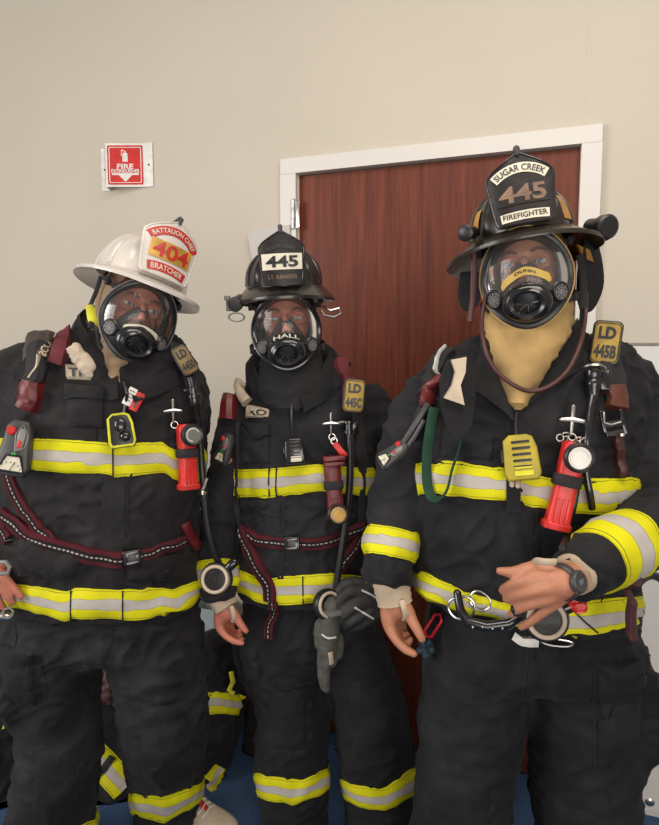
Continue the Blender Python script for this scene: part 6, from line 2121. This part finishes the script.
build('tape_label', m, 'refl', origin=S(C, 525, 638), label='crinkled silver tape scrap below the watch hand', cat='tape')
T_ = frame(C, 433, 626, .020, -24)
m = Mb(); m.tube([(-.010, .022, 0), (-.010, -.020, 0), (0, -.028, 0), (.010, -.020, 0), (.010, .022, 0), (0, .030, 0), (-.010, .022, 0)], .0036, 8, T_)
build('carabiner', m, mat('red_anodised', (.42, .01, .03), .3, metal=.4), origin=tloc(T_), label='red carabiner between the hanging hand and the riveted belt handle', cat='carabiner')
T_ = frame(C, 427, 648, .020, 0)
m = Mb()
for k in range(5):
    a = 2 * math.pi * k / 5; m.limb([(0, 0, 0), (.014 * math.cos(a), .014 * math.sin(a), .006)], [.007, .009], 8, T_)
m.torus(.014, .004, 18, 6, T_)
build('cord_knot', m, mat('dark_teal_cord', (.01, .03, .045), .7), origin=tloc(T_), label='dark teal knot of cord hanging beside the fingertips of the hanging hand', cat='cord')
# watch and ring
Wc = P(562, 582, 1.03)
wax = (P(592, 562, 1.10) - P(560, 583, 1.03)).normalized()
wn_ = (-ray(570, 582) + Vector((0.15, 0, -0.25))); wn_ = (wn_ - wax * wn_.dot(wax)).normalized()
wy_ = wn_.cross(wax)
T_ = Matrix.Translation(Wc + wn_ * .030) @ Matrix(((wax.x, wy_.x, wn_.x, 0), (wax.y, wy_.y, wn_.y, 0), (wax.z, wy_.z, wn_.z, 0), (0, 0, 0, 1))) @ Matrix.Scale(.88, 4)
wt = thing('wristwatch', tloc(T_), 'round dark grey digital watch on the right man’s wrist', 'watch')
m = Mb(); m.lathe([(.019, -.006), (.0215, -.002), (.0215, .004), (.019, .007), (.0165, .0065)], 30, T_)
for k in range(4):
    a = math.pi / 4 + math.pi / 2 * k; m.box((.021 * math.cos(a), .021 * math.sin(a), 0), (.005, .005, .006), T_)
build('case', m, 'dgrey', parent=wt)
m = Mb(); m.lathe([(.0165, .0060), (.002, .0068)], 28, T_); build('dial', m, 'gloss', parent=wt)
m = Mb(); lettering(m, '10:42', lambda u, v: T_ @ Vector((u, v, .0072)), .018, .006, 0, 0, .02) if False else m.prism(rrect(.016, .010, .002, 3), .0066, .0074, .0002, T_)
build('display', m, mat('blue_grey_display', (.10, .12, .17), .2), parent=wt)
m = Mb()
m.torus(.034, .0030, 36, 8, T_ @ Matrix.Translation((0, 0, -.034)) @ Matrix.Rotation(R(90), 4, 'Y') @ Matrix.Diagonal((1, 1, 3.0, 1)))
build('strap', m, 'dgrey', parent=wt)
d_ = (P(512, 614, 1.07) - P(532, 603, 1.036)).normalized()
m = Mb(); m.torus(.0105, .0020, 24, 8, Matrix.Translation(P(517, 610, 1.056)) @ d_.to_track_quat('Z', 'Y').to_matrix().to_4x4() @ Matrix.Diagonal((1, 1, 1.8, 1)))
build('finger_ring', m, 'gloss', origin=P(517, 610, 1.056), label='black ring on a finger of the right man’s watch hand', cat='ring')
hose('pull_cord', [S(C, 575, 612, .012), S(C, 585, 622, .014), S(C, 598, 633, .012)], .0018, 'black', 'thin black cord crossing the hem band right of the red knob', 'cord')
hose('air_hose', [P(632, 590, 1.30), P(644, 578, 1.34), P(655, 576, 1.36), P(668, 584, 1.38)], .009, 'black', 'black hose end leaving the right man’s hip at the picture edge', 'hose')
# A's wrist hardware
m = Mb(); m.tube([P(-2, 562, 1.46), P(6, 562, 1.45), P(10, 567, 1.45), P(8, 573, 1.45), P(-2, 574, 1.45)], .005, 8); build('snap_hook', m, 'grey', origin=P(4, 566, 1.45), label='pale grey hook above the hand at the left picture edge', cat='hook')
m = Mb(); m.ball(P(3, 616, 1.47), (.022, .012, .010), 8); m.torus(.012, .003, 16, 6, Matrix.Translation(P(8, 613, 1.46)) @ Matrix.Rotation(R(80), 4, 'X')); build('snap_hook', m, 'steel', origin=P(3, 616, 1.47), label='metal snap hook under the hand at the left picture edge', cat='hook')

# ================================================================ GEAR ON THE FLOOR


def heap(parts, amp=.02, sc=(9, 9, 9), seed=0, vox=.010):
    u = union(parts, vox, 3); wrinkle(u, amp, sc, seed, fine=.6)
    for i, p in enumerate(u.v):
        if p.z < .003: u.v[i] = Vector((p.x, p.y, .003))
    return u


# slumped coat between the left and middle men
hp = [loft([(636, 204, 226, 2.22, .05), (650, 200, 236, 2.20, .07), (672, 194, 240, 2.18, .09), (690, 190, 243, 2.15, .11), (715, 188, 244, 2.13, .12), (740, 188, 238, 2.12, .12), (765, 188, 230, 2.10, .12), (782, 190, 222, 2.08, .11), (790, 192, 216, 2.08, .09)])]
u = heap(hp, .020, (8, 8, 10), 3)
sc_t = thing('slumped_turnout_coat', (P(212, 790, 2.02).x, 2.05, 0), 'spare black turnout coat slumped on the floor between left and middle men', 'coat')
build('coat_fabric', u, 'coat', parent=sc_t, sharp=None)
hb_ = bvh(u)
for pts, w_ in (([(196, 702), (212, 703), (228, 704), (243, 706)], .062), ([(221, 766), (216, 775), (210, 786), (206, 792)], .055)):
    m = strip(pts, w_, hb_, off=.004, thick=.004)
    if m.v: build('reflective_band', m, 'band', parent=sc_t)
m = Mb(); m.tube([P(231, 672, 2.06), P(233, 682, 2.03), P(229, 690, 2.02), P(234, 694, 2.02)], .008, 8, flat=.5); build('pull_strap', m, 'yellow', parent=sc_t)
# black bag against the wall
u = heap([loft([(700, 246, 256, 2.26, .03), (712, 244, 262, 2.24, .05), (735, 243, 266, 2.22, .06), (755, 243, 264, 2.20, .06), (768, 245, 256, 2.20, .05)])], .012, (10, 10, 10), 8)
bg_ = thing('gear_bag', (P(240, 785, 2.12).x, 2.14, 0), 'soft black bag slumped on the blue carpet right behind the spare coat', 'bag')
build('bag_fabric', u, 'bhood', parent=bg_, sharp=None)
m = Mb(); m.tube([P(244, 722, 2.15), P(250, 712, 2.14), P(258, 722, 2.14), P(261, 745, 2.14)], .008, 8, flat=.4); build('carry_strap', m, 'bstrap', parent=bg_)
# pile seen between the left man's legs
u = heap([loft([(664, 96, 116, 2.24, .05), (676, 90, 132, 2.22, .10), (700, 84, 150, 2.20, .14), (730, 80, 160, 2.16, .16), (752, 78, 166, 2.12, .17), (775, 76, 170, 2.08, .17), (792, 80, 165, 2.06, .14)])], .018, (9, 9, 9), 15)
pl_ = thing('folded_turnout_trousers', (P(115, 790, 2.1).x, 2.12, 0), 'black spare trousers with wide bands heaped behind the left man’s legs', 'trousers')
build('trouser_fabric', u, 'pants', parent=pl_, sharp=None)
hb_ = bvh(u)
for pts in ([(96, 756), (106, 766), (116, 778), (126, 790)], [(100, 770), (110, 778), (120, 786)]):
    m = strip(pts, .085, hb_, off=.004, thick=.004)
    if m.v: build('reflective_band', m, 'band', parent=pl_)
    break
m = strip([(112, 758), (105, 768), (98, 776)], .022, hb_, off=.012, thick=.004)
if m.v: build('suspender', m, 'bstrap', parent=pl_)
u = heap([loft([(668, 100, 118, 2.08, .03), (676, 97, 122, 2.08, .05), (688, 96, 124, 2.08, .06), (698, 97, 124, 2.08, .05)])], .006, (16, 16, 16), 5, .006)
build('patterned_cloth_bundle', u, mat('pink_patterned_cloth', (.11, .05, .05), .9, var=.95, scale=60), origin=P(110, 690, 2.08), label='small pink patterned cloth bundle on the heap between the left man’s legs', cat='cloth')
# bag at the far left with a lime clip
u = heap([loft([(690, -20, 14, 2.16, .08), (705, -34, 24, 2.14, .14), (735, -44, 32, 2.10, .18), (770, -46, 34, 2.06, .18), (800, -44, 30, 2.0, .16), (810, -40, 20, 2.0, .12)])], .018, (8, 8, 8), 21)
lb = thing('gear_bag', (P(-5, 800, 2.06).x, 2.08, 0), 'black gear bag with a lime clip behind the left man at the picture edge', 'bag')
build('bag_fabric', u, 'bhood', parent=lb, sharp=None)
T_ = frame(dict(all=bvh(u)), 9, 717, .02, -20)
m = Mb(); m.torus(.014, .0035, 18, 6, T_ @ Matrix.Translation((.004, .018, 0)), arc=(0, 4.4)); build('clip_ring', m, 'steel', parent=lb)
m = Mb(); m.prism([(-.014, -.040), (-.006, -.036), (0, -.020), (.008, -.040), (.016, -.036), (.012, 0), (.014, .010), (-.012, .012), (-.010, -.004)], 0, .010, .002, T_); build('clip', m, mat('lime_plastic', (.35, .62, .02), .4), parent=lb)
# pale bin behind the coat
T_ = Matrix.Translation((P(206, 640, 2.28).x, 2.365, 0)) @ Matrix.Rotation(-YAW, 4, 'Z')
bn = thing('storage_bin', tloc(T_), 'pale grey plastic bin standing behind the slumped spare coat', 'bin')
zt = P(206, 612, 2.28).z
m = Mb()
rows = []
for z, k in ((0.002, .86), (zt - .03, 1.0), (zt - .03, 1.06), (zt, 1.08), (zt, 1.0), (zt - .02, .96), (0.02, .82)):
    rows.append([Vector((x * k, y * k, z)) for x, y in rrect(.14, .11, .02, 4)])
m.grid(rows, closeU=True, cap0=True, cap1=True, T=T_); build('bin_shell', m, mat('pale_blue_grey_plastic', (.42, .47, .50), .5, var=.03), parent=bn)
